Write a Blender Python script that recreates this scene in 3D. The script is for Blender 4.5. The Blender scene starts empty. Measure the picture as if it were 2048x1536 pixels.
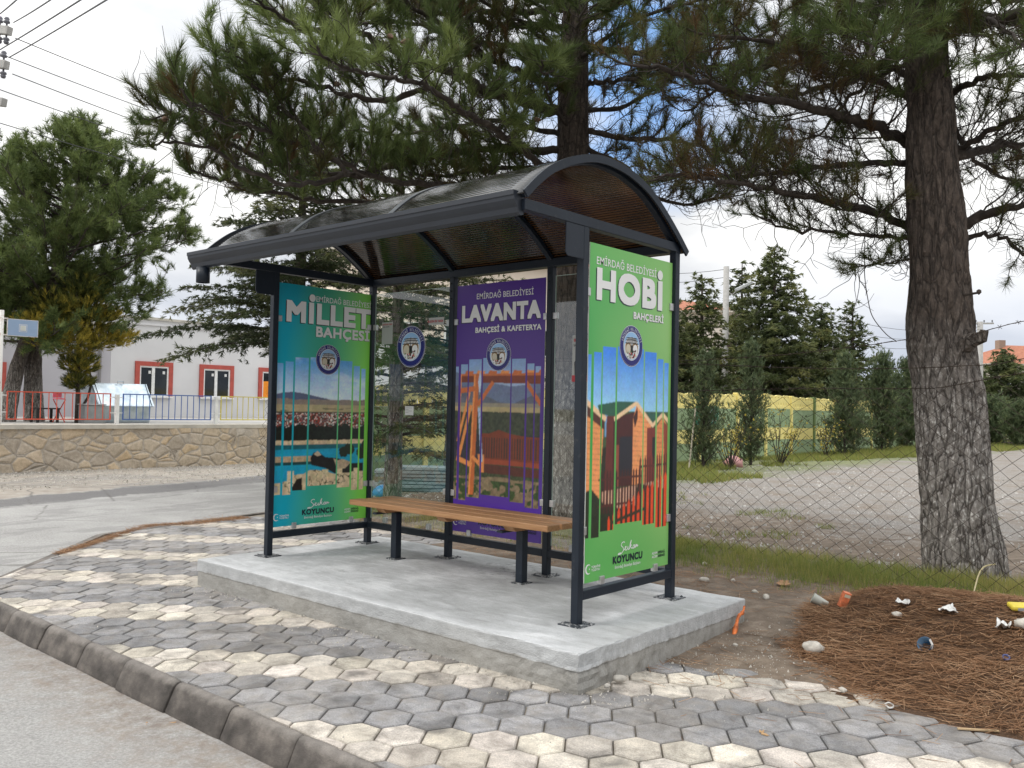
import bpy, bmesh, math, random
import numpy as np
from mathutils import Vector, Matrix
random.seed(7); rng = np.random.default_rng(7)
scene = bpy.context.scene; C = scene.collection
PI = math.pi; R = math.radians

# ------------------------------------------------------------------ camera
CAM = np.array([6.0055, -3.9955, 1.4194]); YAW, PITCH, ROLL, FPX = .717958, .0249493, .0203467, 1759.0
def _axes():
    cy, sy, cp, sp, cr, sr = math.cos(YAW), math.sin(YAW), math.cos(PITCH), math.sin(PITCH), math.cos(ROLL), math.sin(ROLL)
    f = np.array([-sy*cp, cy*cp, sp]); r = np.array([cy, sy, 0.]); u = np.cross(r, f)
    return cr*r+sr*u, -sr*r+cr*u, f
CR, CU, CF = _axes()
cam = bpy.data.cameras.new('camera'); cam_o = bpy.data.objects.new('camera', cam); C.objects.link(cam_o)
cam.sensor_width = 36; cam.lens = FPX/2048*36; cam.clip_end = 2000; cam.clip_start = .05
cam_o.matrix_world = Matrix(((CR[0], CU[0], -CF[0], CAM[0]), (CR[1], CU[1], -CF[1], CAM[1]), (CR[2], CU[2], -CF[2], CAM[2]), (0, 0, 0, 1)))
scene.camera = cam_o
def at(px, py, d):          # point seen at photo pixel (px,py), d metres along the view axis
    return CAM + d*(CF + (px-1024)/FPX*CR - (py-768)/FPX*CU)
def gp(px, py, z=0.):       # the same on the level z
    v = CF + (px-1024)/FPX*CR - (py-768)/FPX*CU
    return CAM + v*(z-CAM[2])/v[2]
def depth(p): return float((np.asarray(p, float)-CAM)@CF)

# ------------------------------------------------------------------ light
SUN_EL, SUN_AZ = R(42), R(232)     # azimuth of the sun measured from +x, counter clockwise
world = bpy.data.worlds.new('World'); scene.world = world; world.use_nodes = True
wn, wl = world.node_tree.nodes, world.node_tree.links
bgn = wn['Background']; bgn.inputs[1].default_value = .1
def wnode(t, **k):
    n = wn.new(t)
    for a, b in k.items(): setattr(n, a, b)
    return n
sky = wnode('ShaderNodeTexSky', sky_type='NISHITA', sun_disc=False, sun_elevation=SUN_EL, sun_rotation=PI/2-SUN_AZ)
tc = wnode('ShaderNodeTexCoord'); sep = wnode('ShaderNodeSeparateXYZ'); wl.new(tc.outputs['Generated'], sep.inputs[0])
mp = wnode('ShaderNodeMapping'); mp.inputs['Scale'].default_value = (1, 1, 2.6); wl.new(tc.outputs['Generated'], mp.inputs[0])
def wnoise(sc, det, rough, dist=0.):
    n = wnode('ShaderNodeTexNoise'); n.inputs['Scale'].default_value = sc; n.inputs['Detail'].default_value = det
    n.inputs['Roughness'].default_value = rough; n.inputs['Distortion'].default_value = dist; wl.new(mp.outputs[0], n.inputs['Vector']); return n.outputs[0]
def wramp(src, *st):
    r = wnode('ShaderNodeValToRGB'); e = r.color_ramp.elements
    while len(e) < len(st): e.new(.5)
    for q, (p, c) in zip(e, st): q.position = p; q.color = (*c, 1)
    wl.new(src, r.inputs[0]); return r.outputs[0]
def wmath(op, a, b):
    n = wnode('ShaderNodeMath', operation=op)
    for i, v in enumerate((a, b)):
        if hasattr(v, 'is_linked'): wl.new(v, n.inputs[i])
        else: n.inputs[i].default_value = v
    return n.outputs[0]
def wmix(f, a, b, bt='MIX'):
    n = wnode('ShaderNodeMix', data_type='RGBA', blend_type=bt)
    for i, v in ((0, f), (6, a), (7, b)):
        if hasattr(v, 'is_linked'): wl.new(v, n.inputs[i])
        else: n.inputs[i].default_value = v
    return n.outputs[2]
cl = wramp(wnoise(2.1, 7, .52, .25), (.34, (5.0, 5.3, 5.8)), (.45, (6.8, 6.9, 7.05)), (.55, (9.2, 9.2, 9.1)))
zen = wmath('POWER', wmath('MAXIMUM', sep.outputs[2], 0.), 1.6)
gain = wmath('ADD', wmath('MULTIPLY', zen, 1.75), .93)
gc = wnode('ShaderNodeCombineColor'); [wl.new(gain, gc.inputs[i]) for i in range(3)]
clouds = wmix(1., cl, gc.outputs[0], 'MULTIPLY')
# slate cloud bank low over the horizon and a blue gap in the cloud
low = wramp(wmath('ADD', sep.outputs[2], wmath('MULTIPLY', wnoise(3.1, 4, .5), .12)), (.08, (1, 1, 1)), (.24, (0, 0, 0)))
clouds = wmix(wmath('MULTIPLY', low, .75), clouds, (4.6, 5.4, 7.0, 1))
hole = wnode('ShaderNodeVectorMath', operation='DISTANCE'); hd = at(1300, 150, 1.)-CAM; hd /= np.linalg.norm(hd)
wl.new(tc.outputs['Generated'], hole.inputs[0]); hole.inputs[1].default_value = tuple(hd)
hm = wramp(wmath('ADD', hole.outputs['Value'], wmath('MULTIPLY', wnoise(5.5, 5, .55), .22)), (.17, (1, 1, 1)), (.27, (0, 0, 0)))
blue = wmix(.8, sky.outputs[0], (2.6, 4.7, 8.6, 1))
wl.new(wmix(hm, clouds, blue), bgn.inputs[0])
sl = bpy.data.lights.new('sun', 'SUN'); sl.energy = 1.1; sl.angle = R(12); sl.color = (1, .96, .9)
so = bpy.data.objects.new('sun', sl); C.objects.link(so)
so.rotation_euler = Vector((math.cos(SUN_AZ)*math.cos(SUN_EL), math.sin(SUN_AZ)*math.cos(SUN_EL), math.sin(SUN_EL))).to_track_quat('Z', 'Y').to_euler()
so.location = (0, 0, 20)
scene.view_settings.view_transform = 'Standard'; scene.view_settings.look = 'None'; scene.view_settings.exposure = .28; scene.view_settings.gamma = 1
scene.cycles.max_bounces = 6; scene.cycles.transparent_max_bounces = 24

# ------------------------------------------------------------------ helpers
def srgb(*c):
    return tuple(((v/255)/12.92 if v/255 <= .04045 else ((v/255+.055)/1.055)**2.4) for v in c)
class NT:
    def __init__(s, name, rough=.6, metal=0., spec=.5):
        s.m = bpy.data.materials.new(name); s.m.use_nodes = True; s.n = s.m.node_tree.nodes; s.l = s.m.node_tree.links
        s.b = s.n['Principled BSDF']; s.b.inputs['Roughness'].default_value = rough; s.b.inputs['Metallic'].default_value = metal
        s.b.inputs['Specular IOR Level'].default_value = spec
        t = s.n.new('ShaderNodeTexCoord'); s.co = t.outputs['Object']; s.gen = t.outputs['Generated']
    def put(s, v, i):
        if hasattr(v, 'is_linked'): s.l.new(v, i)
        elif isinstance(v, (tuple, list)) and len(v) == 3 and i.type == 'RGBA': i.default_value = (*v, 1)
        else: i.default_value = v
    def map(s, scale, rot=(0, 0, 0), src=None):
        n = s.n.new('ShaderNodeMapping'); n.inputs['Scale'].default_value = scale; n.inputs['Rotation'].default_value = rot
        s.l.new(src or s.co, n.inputs[0]); return n.outputs[0]
    def noise(s, sc, det=4, rough=.55, vec=None, dist=0.):
        n = s.n.new('ShaderNodeTexNoise'); n.inputs['Scale'].default_value = sc; n.inputs['Detail'].default_value = det
        n.inputs['Roughness'].default_value = rough; n.inputs['Distortion'].default_value = dist
        s.l.new(vec or s.co, n.inputs['Vector']); return n.outputs[0]
    def voro(s, sc, feature='F1', vec=None, out=0):
        n = s.n.new('ShaderNodeTexVoronoi'); n.feature = feature; n.inputs['Scale'].default_value = sc
        s.l.new(vec or s.co, n.inputs['Vector']); return n.outputs[out]
    def ramp(s, src, *st):
        r = s.n.new('ShaderNodeValToRGB'); e = r.color_ramp.elements
        while len(e) < len(st): e.new(.5)
        for q, (p, c) in zip(e, st):
            q.position = p; q.color = (*(c if isinstance(c, (tuple, list)) else (c, c, c)), 1)
        s.l.new(src, r.inputs[0]); return r.outputs[0]
    def mix(s, f, a, b, bt='MIX'):
        n = s.n.new('ShaderNodeMix'); n.data_type = 'RGBA'; n.blend_type = bt
        s.put(f, n.inputs[0]); s.put(a, n.inputs[6]); s.put(b, n.inputs[7]); return n.outputs[2]
    def math(s, op, a, b=0.):
        n = s.n.new('ShaderNodeMath'); n.operation = op; s.put(a, n.inputs[0]); s.put(b, n.inputs[1]); return n.outputs[0]
    def attr(s, name, out='Color'):
        n = s.n.new('ShaderNodeAttribute'); n.attribute_name = name; return n.outputs[out]
    def sep(s, src=None):
        n = s.n.new('ShaderNodeSeparateXYZ'); s.l.new(src or s.co, n.inputs[0]); return n.outputs
    def col(s, v): s.put(v, s.b.inputs['Base Color']); return s
    def bump(s, h, st=.5, d=.01):
        n = s.n.new('ShaderNodeBump'); n.inputs['Strength'].default_value = st; n.inputs['Distance'].default_value = d
        s.put(h, n.inputs['Height']); s.l.new(n.outputs[0], s.b.inputs['Normal']); return s
def simple(name, c, rough=.6, metal=0., var=.12, sc=9., bump=0., bs=60.):
    t = NT(name, rough, metal); lo = tuple(v*(1-var) for v in c); hi = tuple(min(1, v*(1+var)) for v in c)
    t.col(t.ramp(t.noise(sc, 5), (.3, lo), (.7, hi)))
    if bump: t.bump(t.noise(bs, 4), bump, .005)
    return t.m

def box_vf(x0, y0, z0, x1, y1, z1):
    v = [(x0, y0, z0), (x1, y0, z0), (x1, y1, z0), (x0, y1, z0), (x0, y0, z1), (x1, y0, z1), (x1, y1, z1), (x0, y1, z1)]
    return v, [(0, 3, 2, 1), (4, 5, 6, 7), (0, 1, 5, 4), (1, 2, 6, 5), (2, 3, 7, 6), (3, 0, 4, 7)]
class MB:
    def __init__(s): s.v = []; s.f = []; s.m = []
    def add(s, v, f, mi=0):
        o = len(s.v); s.v += [tuple(map(float, p)) for p in v]; s.f += [tuple(i+o for i in q) for q in f]; s.m += [mi]*len(f); return s
    def box(s, x0, y0, z0, x1, y1, z1, mi=0): return s.add(*box_vf(x0, y0, z0, x1, y1, z1), mi)
    def obox(s, a, b, w, h, mi=0, up=(0, 0, 1)):    # a bar from a to b, w wide, h high
        a, b = Vector(a), Vector(b); d = (b-a).normalized(); sd = d.cross(Vector(up)); sd = (sd if sd.length > 1e-4 else Vector((1, 0, 0))).normalized(); u = sd.cross(d)
        P = [e+sd*w/2*i+u*h/2*j for e in (a, b) for i, j in ((-1, -1), (1, -1), (1, 1), (-1, 1))]
        return s.add(P, [(0, 1, 2, 3), (7, 6, 5, 4), (0, 4, 5, 1), (1, 5, 6, 2), (2, 6, 7, 3), (3, 7, 4, 0)], mi)
    def tube(s, pts, rad, n=6, mi=0, cap=True):
        P = [Vector(p) for p in pts]; rad = rad if hasattr(rad, '__len__') else [rad]*len(P); o = len(s.v); x = None
        for i, p in enumerate(P):
            d = (P[min(i+1, len(P)-1)]-P[max(i-1, 0)])
            d = d.normalized() if d.length > 1e-9 else Vector((0, 0, 1))
            if x is None: x = d.orthogonal().normalized()
            else:
                x = x-d*x.dot(d); x = x.normalized() if x.length > 1e-6 else d.orthogonal().normalized()
            y = d.cross(x)
            for k in range(n):
                a = 2*PI*k/n; q = p+(x*math.cos(a)+y*math.sin(a))*rad[i]; s.v.append((q.x, q.y, q.z))
        for i in range(len(P)-1):
            for k in range(n):
                a = o+i*n+k; b = o+i*n+(k+1) % n; s.f.append((a, b, b+n, a+n)); s.m.append(mi)
        if cap and n > 2:
            s.f.append(tuple(o+k for k in reversed(range(n)))); s.f.append(tuple(o+(len(P)-1)*n+k for k in range(n))); s.m += [mi, mi]
        return s
    def lathe(s, c, prof, n=16, mi=0, axis=None):
        o = len(s.v); M = Matrix.Identity(3) if axis is None else Vector(axis).to_track_quat('Z', 'Y').to_matrix(); c = Vector(c)
        for r, z in prof:
            for k in range(n): s.v.append(tuple(c+M@Vector((r*math.cos(2*PI*k/n), r*math.sin(2*PI*k/n), z))))
        for i in range(len(prof)-1):
            for k in range(n): a = o+i*n+k; b = o+i*n+(k+1) % n; s.f.append((a, b, b+n, a+n)); s.m.append(mi)
        return s
    def prism(s, pts, d, mi=0):     # polygon pts (3d) swept by vector d
        n = len(pts); d = Vector(d); P = [Vector(p) for p in pts]
        return s.add([tuple(p) for p in P]+[tuple(p+d) for p in P], [tuple(reversed(range(n))), tuple(range(n, 2*n))]+[(i, (i+1) % n, n+(i+1) % n, n+i) for i in range(n)], mi)
    def build(s, name, mats, parent=None, smooth=False, bevel=0., fixn=True):
        me = bpy.data.meshes.new(name); me.from_pydata(s.v, [], s.f)
        mats = mats if isinstance(mats, (list, tuple)) else [mats]
        for m in mats: me.materials.append(m)
        if len(mats) > 1: me.polygons.foreach_set('material_index', s.m)
        if fixn and len(s.f) < 60000:
            bm = bmesh.new(); bm.from_mesh(me); bmesh.ops.recalc_face_normals(bm, faces=bm.faces); bm.to_mesh(me); bm.free()
        if smooth: me.polygons.foreach_set('use_smooth', [True]*len(me.polygons))
        o = bpy.data.objects.new(name, me); C.objects.link(o)
        if parent: o.parent = parent
        if bevel:
            b = o.modifiers.new('bevel', 'BEVEL'); b.width = bevel; b.segments = 2; b.limit_method = 'ANGLE'; b.harden_normals = False
        return o
def tri_mesh(name, V, mat, parent=None, tint=None, per=3):   # V: (n*per,3) unshared faces
    n = len(V)//per; me = bpy.data.meshes.new(name); me.vertices.add(len(V)); me.vertices.foreach_set('co', np.ascontiguousarray(V, np.float32).ravel())
    me.loops.add(len(V)); me.loops.foreach_set('vertex_index', np.arange(len(V), dtype=np.int32))
    me.polygons.add(n); me.polygons.foreach_set('loop_start', np.arange(0, len(V), per, dtype=np.int32))
    try: me.polygons.foreach_set('loop_total', np.full(n, per, np.int32))
    except Exception: pass
    me.update(calc_edges=True); me.materials.append(mat)
    if tint is not None:
        a = me.attributes.new('tint', 'FLOAT', 'POINT'); a.data.foreach_set('value', np.repeat(tint, per).astype(np.float32))
    o = bpy.data.objects.new(name, me); C.objects.link(o)
    if parent: o.parent = parent
    return o
def tag(o, label=None, cat=None, group=None, kind=None):
    for k, v in (('label', label), ('category', cat), ('group', group), ('kind', kind)):
        if v: o[k] = v
    return o
def thing(name, label, cat, group=None):
    o = bpy.data.objects.new(name, None); C.objects.link(o); o.empty_display_size = .1
    return tag(o, label, cat, group)
def grid_obj(name, xs, ys, hf, mat, kind='structure', smooth=True):
    X, Y = np.meshgrid(xs, ys); Z = hf(X, Y); nx, ny = len(xs), len(ys)
    me = bpy.data.meshes.new(name); V = np.stack([X, Y, Z], -1).reshape(-1, 3)
    i = np.arange(nx*ny).reshape(ny, nx); F = np.stack([i[:-1, :-1], i[:-1, 1:], i[1:, 1:], i[1:, :-1]], -1).reshape(-1, 4)
    me.vertices.add(len(V)); me.vertices.foreach_set('co', V.astype(np.float32).ravel())
    me.loops.add(F.size); me.loops.foreach_set('vertex_index', F.astype(np.int32).ravel())
    me.polygons.add(len(F)); me.polygons.foreach_set('loop_start', np.arange(0, F.size, 4, dtype=np.int32))
    try: me.polygons.foreach_set('loop_total', np.full(len(F), 4, np.int32))
    except Exception: pass
    me.update(calc_edges=True); me.materials.append(mat)
    if smooth: me.polygons.foreach_set('use_smooth', [True]*len(F))
    o = bpy.data.objects.new(name, me); C.objects.link(o)
    if kind: o['kind'] = kind
    return o
# value noise in numpy (for heights and for the printed pictures)
_T = rng.random((256, 256))
def vn(x, y, s=1., seed=0):
    x = np.asarray(x, float)*s+seed*17.3+1000; y = np.asarray(y, float)*s+seed*9.7+1000
    xi, yi = np.floor(x).astype(int), np.floor(y).astype(int); fx, fy = x-xi, y-yi; fx = fx*fx*(3-2*fx); fy = fy*fy*(3-2*fy)
    g = lambda a, b: _T[a & 255, b & 255]
    return (g(xi, yi)*(1-fx)+g(xi+1, yi)*fx)*(1-fy)+(g(xi, yi+1)*(1-fx)+g(xi+1, yi+1)*fx)*fy
def fbm(x, y, s=1., o=4, seed=0):
    t = 0; a = .5; n = 0
    for k in range(o): t = t+a*vn(x, y, s*2**k, seed+k); n += a; a *= .5
    return t/n
def sstep(a, b, x): t = np.clip((x-a)/(b-a), 0, 1); return t*t*(3-2*t)
L, D, SH, HT = 3.031, 1.001, .2, 2.5     # shelter length, depth, slab top, beam top
# ------------------------------------------------------------------ setting: ground sheets
def road_h(X, Y):
    t = sstep(-.9, -4.2, X+.35*(Y+1.8)*0); far = sstep(-2.2, .2, Y)*sstep(-.5, -2.5, X)
    h = -.136+.106*np.maximum(t, far)
    return h+.006*fbm(X, Y, 3., 3, 5)
# asphalt of the two roads
t = NT('asphalt', .88); s = t.sep()
ag = t.noise(62, 5, .85); big = t.noise(1.3, 5, .55); mid = t.noise(7, 5, .6)
base = t.ramp(ag, (.34, (.15, .145, .138)), (.5, (.34, .33, .315)), (.66, (.60, .585, .56)))
base = t.mix(.5, base, t.ramp(big, (.35, (.25, .245, .235)), (.65, (.40, .395, .38))))
# brown grit washed along the kerb
kd = t.math('ADD', s[1], t.math('MULTIPLY', t.math('SUBTRACT', mid, .5), .9)); kd = t.math('ADD', kd, t.math('MULTIPLY', t.math('SUBTRACT', big, .5), .9))
kerbside = t.ramp(kd, (.0, 0), (1., 1))
km = t.n.new('ShaderNodeMapRange'); t.put(kd, km.inputs[0]); km.inputs[1].default_value = -2.35; km.inputs[2].default_value = -1.9
rt = t.n.new('ShaderNodeMapRange'); t.put(s[0], rt.inputs[0]); rt.inputs[1].default_value = -2.2; rt.inputs[2].default_value = -.6
base = t.mix(t.math('MULTIPLY', t.math('MULTIPLY', km.outputs[0], rt.outputs[0]), t.ramp(t.noise(11, 6, .8), (.38, .12), (.62, .85))), base, t.ramp(mid, (.35, (.15, .115, .09)), (.7, (.27, .22, .175))))
# far side of the side road: dust and gravel, then a band of newer dark tar
line = t.math('ADD', s[0], t.math('MULTIPLY', s[1], .26)); line = t.math('ADD', line, t.math('MULTIPLY', t.math('SUBTRACT', mid, .5), .5)); line = t.math('ADD', line, t.math('MULTIPLY', t.math('SUBTRACT', big, .5), .7))
def band(lo, hi, soft=.08):
    a = t.n.new('ShaderNodeMapRange'); t.put(line, a.inputs[0]); a.inputs[1].default_value = lo-soft; a.inputs[2].default_value = lo+soft
    b = t.n.new('ShaderNodeMapRange'); t.put(line, b.inputs[0]); b.inputs[1].default_value = hi-soft; b.inputs[2].default_value = hi+soft
    return t.math('SUBTRACT', a.outputs[0], b.outputs[0])
base = t.mix(t.math('MULTIPLY', band(-30, -7.35), .9), base, t.ramp(t.noise(5, 6, .65), (.3, (.25, .21, .17)), (.6, (.38, .34, .29)), (.8, (.52, .49, .44))))
base = t.mix(t.math('MULTIPLY', band(-7.3, -6.35, .05), .85), base, t.ramp(ag, (.3, (.085, .08, .08)), (.7, (.17, .165, .165))))
cr = t.voro(.55, 'DISTANCE_TO_EDGE', t.mix(.12, t.co, t.noise(2., 4)))
base = t.mix(t.math('MULTIPLY', t.ramp(cr, (.0, (.7, .7, .7)), (.010, (0, 0, 0))), t.math('MULTIPLY', t.ramp(big, (.40, .15), (.55, 1)), t.math('SUBTRACT', 1., rt.outputs[0]))), base, (.09, .082, .075)); base = t.mix(t.math('MULTIPLY', t.ramp(t.noise(.9, 6, .7, t.map((1., .35, 1)), 1.), (.52, 0), (.56, .45)), t.math('SUBTRACT', 1., rt.outputs[0])), base, (.20, .195, .19))
t.col(base).bump(ag, .8, .008)
grid_obj('road', np.concatenate([np.linspace(-60, -14, 24), np.linspace(-13.5, 9, 100), np.linspace(10, 60, 20)]), np.concatenate([np.linspace(-60, -8, 20), np.linspace(-7, 12, 90), np.linspace(13, 80, 30)]), road_h, t.m)

# the yard behind the fence
def dirt_h(X, Y):
    e = .035*(fbm(X, Y, 2.2, 4, 3)-.42)+.012*(fbm(X, Y, 14., 3, 8)-.5)
    lift = sstep(1.0, 1.5, Y)*.03 + sstep(3.5, 3.9, X)*0
    near = sstep(.2, 1.1, Y+.9*sstep(3.3, 5.5, X)*0)
    sink = np.where(X < -.25, sstep(3.1+np.maximum(0, -3.3-X)*1.03, 2.5+np.maximum(0, -3.3-X)*1.03, Y), 0)*.16
    return e-sink-.035*(1-near)+.02+lift+.05*np.exp(-((Y-3.5)/.5)**2)+.12*np.exp(-((X+5.2-.02*(Y-15))/1.4)**2)*sstep(4, 9, Y)*0+.015*fbm(X, Y, .6, 3, 9)
t = NT('yard_ground', .95); s = t.sep(); n1 = t.noise(.55, 6, .6); n2 = t.noise(6, 6, .7); n3 = t.noise(55, 4, .75)
grav = t.ramp(n3, (.32, (.11, .10, .088)), (.5, (.235, .215, .195)), (.70, (.47, .445, .415)))
soil = t.ramp(n2, (.3, (.10, .075, .055)), (.55, (.20, .155, .115)), (.75, (.30, .25, .195)))
grs = t.ramp(n2, (.3, (.08, .11, .035)), (.6, (.18, .20, .075)), (.8, (.30, .27, .14)))
grav = t.mix(t.ramp(t.noise(1.6, 6, .7), (.45, 0), (.68, .75)), grav, (.19, .145, .105))
yy = t.math('ADD', s[1], t.math('MULTIPLY', t.math('SUBTRACT', n1, .5), 5.5))
a = t.n.new('ShaderNodeMapRange'); t.put(yy, a.inputs[0]); a.inputs[1].default_value = 4.9; a.inputs[2].default_value = 8.6
b = t.math('ADD', a.outputs[0], t.math('MULTIPLY', t.math('SUBTRACT', n2, .5), 1.1))
base = t.mix(t.ramp(b, (.32, 0), (.6, 1)), soil, grav)
xx = t.math('ADD', s[0], t.math('MULTIPLY', t.math('SUBTRACT', n1, .5), 3.2)); xx = t.math('ADD', xx, t.math('MULTIPLY', t.math('SUBTRACT', n2, .5), 1.4))
g = t.n.new('ShaderNodeMapRange'); t.put(xx, g.inputs[0]); g.inputs[1].default_value = -1.7; g.inputs[2].default_value = -2.6
base = t.mix(t.math('MULTIPLY', g.outputs[0], t.math('MULTIPLY', a.outputs[0], .8)), base, grs)
t.col(base).bump(t.math('ADD', n3, n2), .7, .02)
YARD = t.m
def yard_x0(): return -3.1
grid_obj('yard_ground', np.concatenate([np.linspace(-3.2, 9.5, 150), np.linspace(10, 90, 30)]), np.concatenate([np.linspace(.35, 6.5, 90), np.linspace(6.7, 30, 70), np.linspace(32, 120, 30)]), dirt_h, YARD)
grid_obj('yard_ground', np.linspace(-8.2, -3.2, 34), np.concatenate([np.linspace(3.3, 6.5, 20), np.linspace(6.7, 30, 70), np.linspace(32, 120, 30)]), dirt_h, YARD)
grid_obj('ground', np.linspace(-700, 700, 30), np.linspace(-700, 900, 30), lambda X, Y: -.9+0*X, simple('dry_field', (.16, .15, .09), .95, sc=.1, var=.35))

# hexagonal pavers
P0 = np.array([2.5701, -1.1064]); dA = np.array([.8149, .5796]); dB = np.array([.5796, -.8149])     # along a row, across the rows
def clip(poly, nx, ny, c):      # keep nx*x+ny*y >= c
    out = []
    for i in range(len(poly)):
        p, q = poly[i], poly[(i+1) % len(poly)]; a = nx*p[0]+ny*p[1]-c; b = nx*q[0]+ny*q[1]-c
        if a >= 0: out.append(p)
        if (a > 0) != (b > 0) and abs(a-b) > 1e-9: k = a/(a-b); out.append((p[0]+(q[0]-p[0])*k, p[1]+(q[1]-p[1])*k))
    return out
hexp = [(0, .129), (.1, .0715), (.1, -.0715), (0, -.129), (-.1, -.0715), (-.1, .0715)]
PV = []; PF = []; PC = []
LIM = [(0, 1, -1.694)]
def edge_ok(x, y): return True
for j in range(-30, 26):
    for i in range(-48, 48):
        c = P0+dA*(.2012*(i+.5*(j % 2)))+dB*(.2009*j)
        if not (-4.6 < c[0] < 9.6 and -1.9 < c[1] < 4.5): continue
        if c[1] > (1.3 if c[0] > -.3 else 4.3): continue
        if -.1 < c[0] < 3.25 and -.33 < c[1] < 1.2: continue
        poly = [tuple(c+dA*a+dB*b) for a, b in hexp]
        poly = clip(poly, 0, 1, -1.694); poly = clip(poly, .7071, .7071, (-1.45-1.694+.22)*.7071) if poly else poly
        poly = clip(poly, .975, .22, -3.15*.975+.1*.22) if poly else poly
        if len(poly) < 3: continue
        q = np.array(poly); cc = q.mean(0)
        ar = .5*abs(sum(q[k][0]*q[(k+1) % len(q)][1]-q[(k+1) % len(q)][0]*q[k][1] for k in range(len(q))))
        if ar < .003: continue
        light = (j % 5) in (3, 4); r_ = rng.random()
        if light: col = np.array(srgb(216, 210, 201))*(.62+.42*r_); col = col*np.array([1, .985-.03*rng.random(), .96-.07*rng.random()])
        else: col = np.array(srgb(152, 151, 152))*(.62+.46*r_)
        tx, ty = rng.normal(0, .011, 2); z0 = rng.normal(0, .0014)
        o = len(PV); n = len(q)
        for sc, dz in ((.985, -.022), (.965, -.004), (.90, 0)):
            for p in q:
                w = cc+(p-cc)*sc; dd = w-cc; PV.append((w[0], w[1], z0+dz+tx*dd[0]+ty*dd[1]+.008*(vn(w[0], w[1], .8, 2)-.5)))
        for lv in range(2):
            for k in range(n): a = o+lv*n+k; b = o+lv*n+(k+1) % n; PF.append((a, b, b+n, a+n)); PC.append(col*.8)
        PF.append(tuple(o+2*n+k for k in range(n))); PC.append(col)
me = bpy.data.meshes.new('pavement'); me.from_pydata(PV, [], PF)
bm = bmesh.new(); bm.from_mesh(me); bmesh.ops.recalc_face_normals(bm, faces=bm.faces); bm.to_mesh(me); bm.free()
ca = me.color_attributes.new('tile', 'FLOAT_COLOR', 'CORNER'); cols = np.concatenate([np.repeat([[*PC[p.index], 1]], p.loop_total, 0) for p in me.polygons]); ca.data.foreach_set('color', cols.astype(np.float32).ravel())
t = NT('paver_concrete', .85); f = t.noise(150, 4, .8); m1 = t.noise(9, 5, .6); m2 = t.noise(1.1, 4, .6); m3 = t.noise(3.6, 4, .5, dist=.4)
cc_ = t.mix(1., t.attr('tile'), t.ramp(f, (.32, (.55, .55, .55)), (.68, (1.32, 1.32, 1.32))), 'MULTIPLY')
cc_ = t.mix(t.ramp(m1, (.46, 0), (.72, .62)), cc_, (.22, .195, .165)); cc_ = t.mix(t.ramp(m3, (.52, 0), (.70, .68)), cc_, (.075, .073, .072))
cc_ = t.mix(t.ramp(m2, (.45, 0), (.7, .35)), cc_, (.33, .29, .24)); m5 = t.noise(6.5, 7, .75, dist=.8); cc_ = t.mix(1., cc_, t.ramp(m5, (.32, (.62, .61, .60)), (.5, (1, 1, 1)), (.66, (1.25, 1.24, 1.22))), 'MULTIPLY')
t.col(cc_).bump(t.math('ADD', f, t.math('MULTIPLY', m1, 1.2)), .5, .006); me.materials.append(t.m)
o = bpy.data.objects.new('pavement', me); C.objects.link(o); o['kind'] = 'structure'
# sand bed between the pavers
def bed(X, Y): return -.0085+.006*(fbm(X, Y, 9, 3, 4)-.5)
bd = MB()
pl = [(-1.21, -1.697), (9.6, -1.697), (9.6, 1.4), (-.2, 1.5), (-.2, 4.4), (-4.15, 4.4), (-3.16, .1)]
bd.add([(x, y, -.0155) for x, y in pl]+[(x, y, -.16) for x, y in pl], [tuple(range(7))]+[(i, (i+1) % 7, 7+(i+1) % 7, 7+i) for i in range(7)])
tag(bd.build('paver_bed', simple('joint_sand', (.235, .205, .165), .95, var=.35, sc=30, bump=.6, bs=150)), kind='structure')

# kerb stones along the road
kb = MB(); t = NT('kerb_concrete', .85); s = t.sep(); f = t.noise(200, 3, .7); m1 = t.noise(5, 6, .65, t.map((1, 1, 1.5)))
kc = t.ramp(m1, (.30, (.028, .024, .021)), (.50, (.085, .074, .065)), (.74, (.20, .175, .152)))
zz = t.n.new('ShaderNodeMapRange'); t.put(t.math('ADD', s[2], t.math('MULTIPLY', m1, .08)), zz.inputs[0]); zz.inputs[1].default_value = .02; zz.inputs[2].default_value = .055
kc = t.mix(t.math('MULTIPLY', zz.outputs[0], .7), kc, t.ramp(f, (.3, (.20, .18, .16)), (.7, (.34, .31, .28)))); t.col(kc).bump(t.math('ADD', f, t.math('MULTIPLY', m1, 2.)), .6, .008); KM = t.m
x = -1.30; k = 0
prof = [(-1.699, -.2), (-1.699, .001), (-1.708, .006), (-1.728, .005), (-1.742, -.001), (-1.755, -.016), (-1.800, -.118), (-1.806, -.2)]
while x < 9.5:
    ln = .515+rng.normal(0, .012); dz, dy, tl = rng.normal(0, .003), rng.normal(0, .003), rng.normal(0, .004)
    n = len(prof); xs = np.linspace(x+.004, x+ln-.004, 10); V = []; 
    for ii, xx in enumerate(xs):
        sh = .004 if ii in (0, len(xs)-1) else 0
        for (py, pz) in prof:
            nz = .004*(vn(xx*9, py*40+pz*30, 1.7, k)-.5)
            V.append((xx, py+dy+(sh if py < -1.72 else 0)+nz, pz+dz+tl*(xx-x)-(sh if pz > -.1 else 0)+nz))
    F = [tuple(reversed(range(n))), tuple((len(xs)-1)*n+q for q in range(n))]+[(i*n+q, i*n+(q+1) % n, (i+1)*n+(q+1) % n, (i+1)*n+q) for i in range(len(xs)-1) for q in range(n)]
    kb.add(V, F); x += ln; k += 1
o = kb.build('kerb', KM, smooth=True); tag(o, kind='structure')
for p in o.data.polygons: p.use_smooth = p.loop_total == 4
eb = MB()   # flush edging beside the side road
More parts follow.
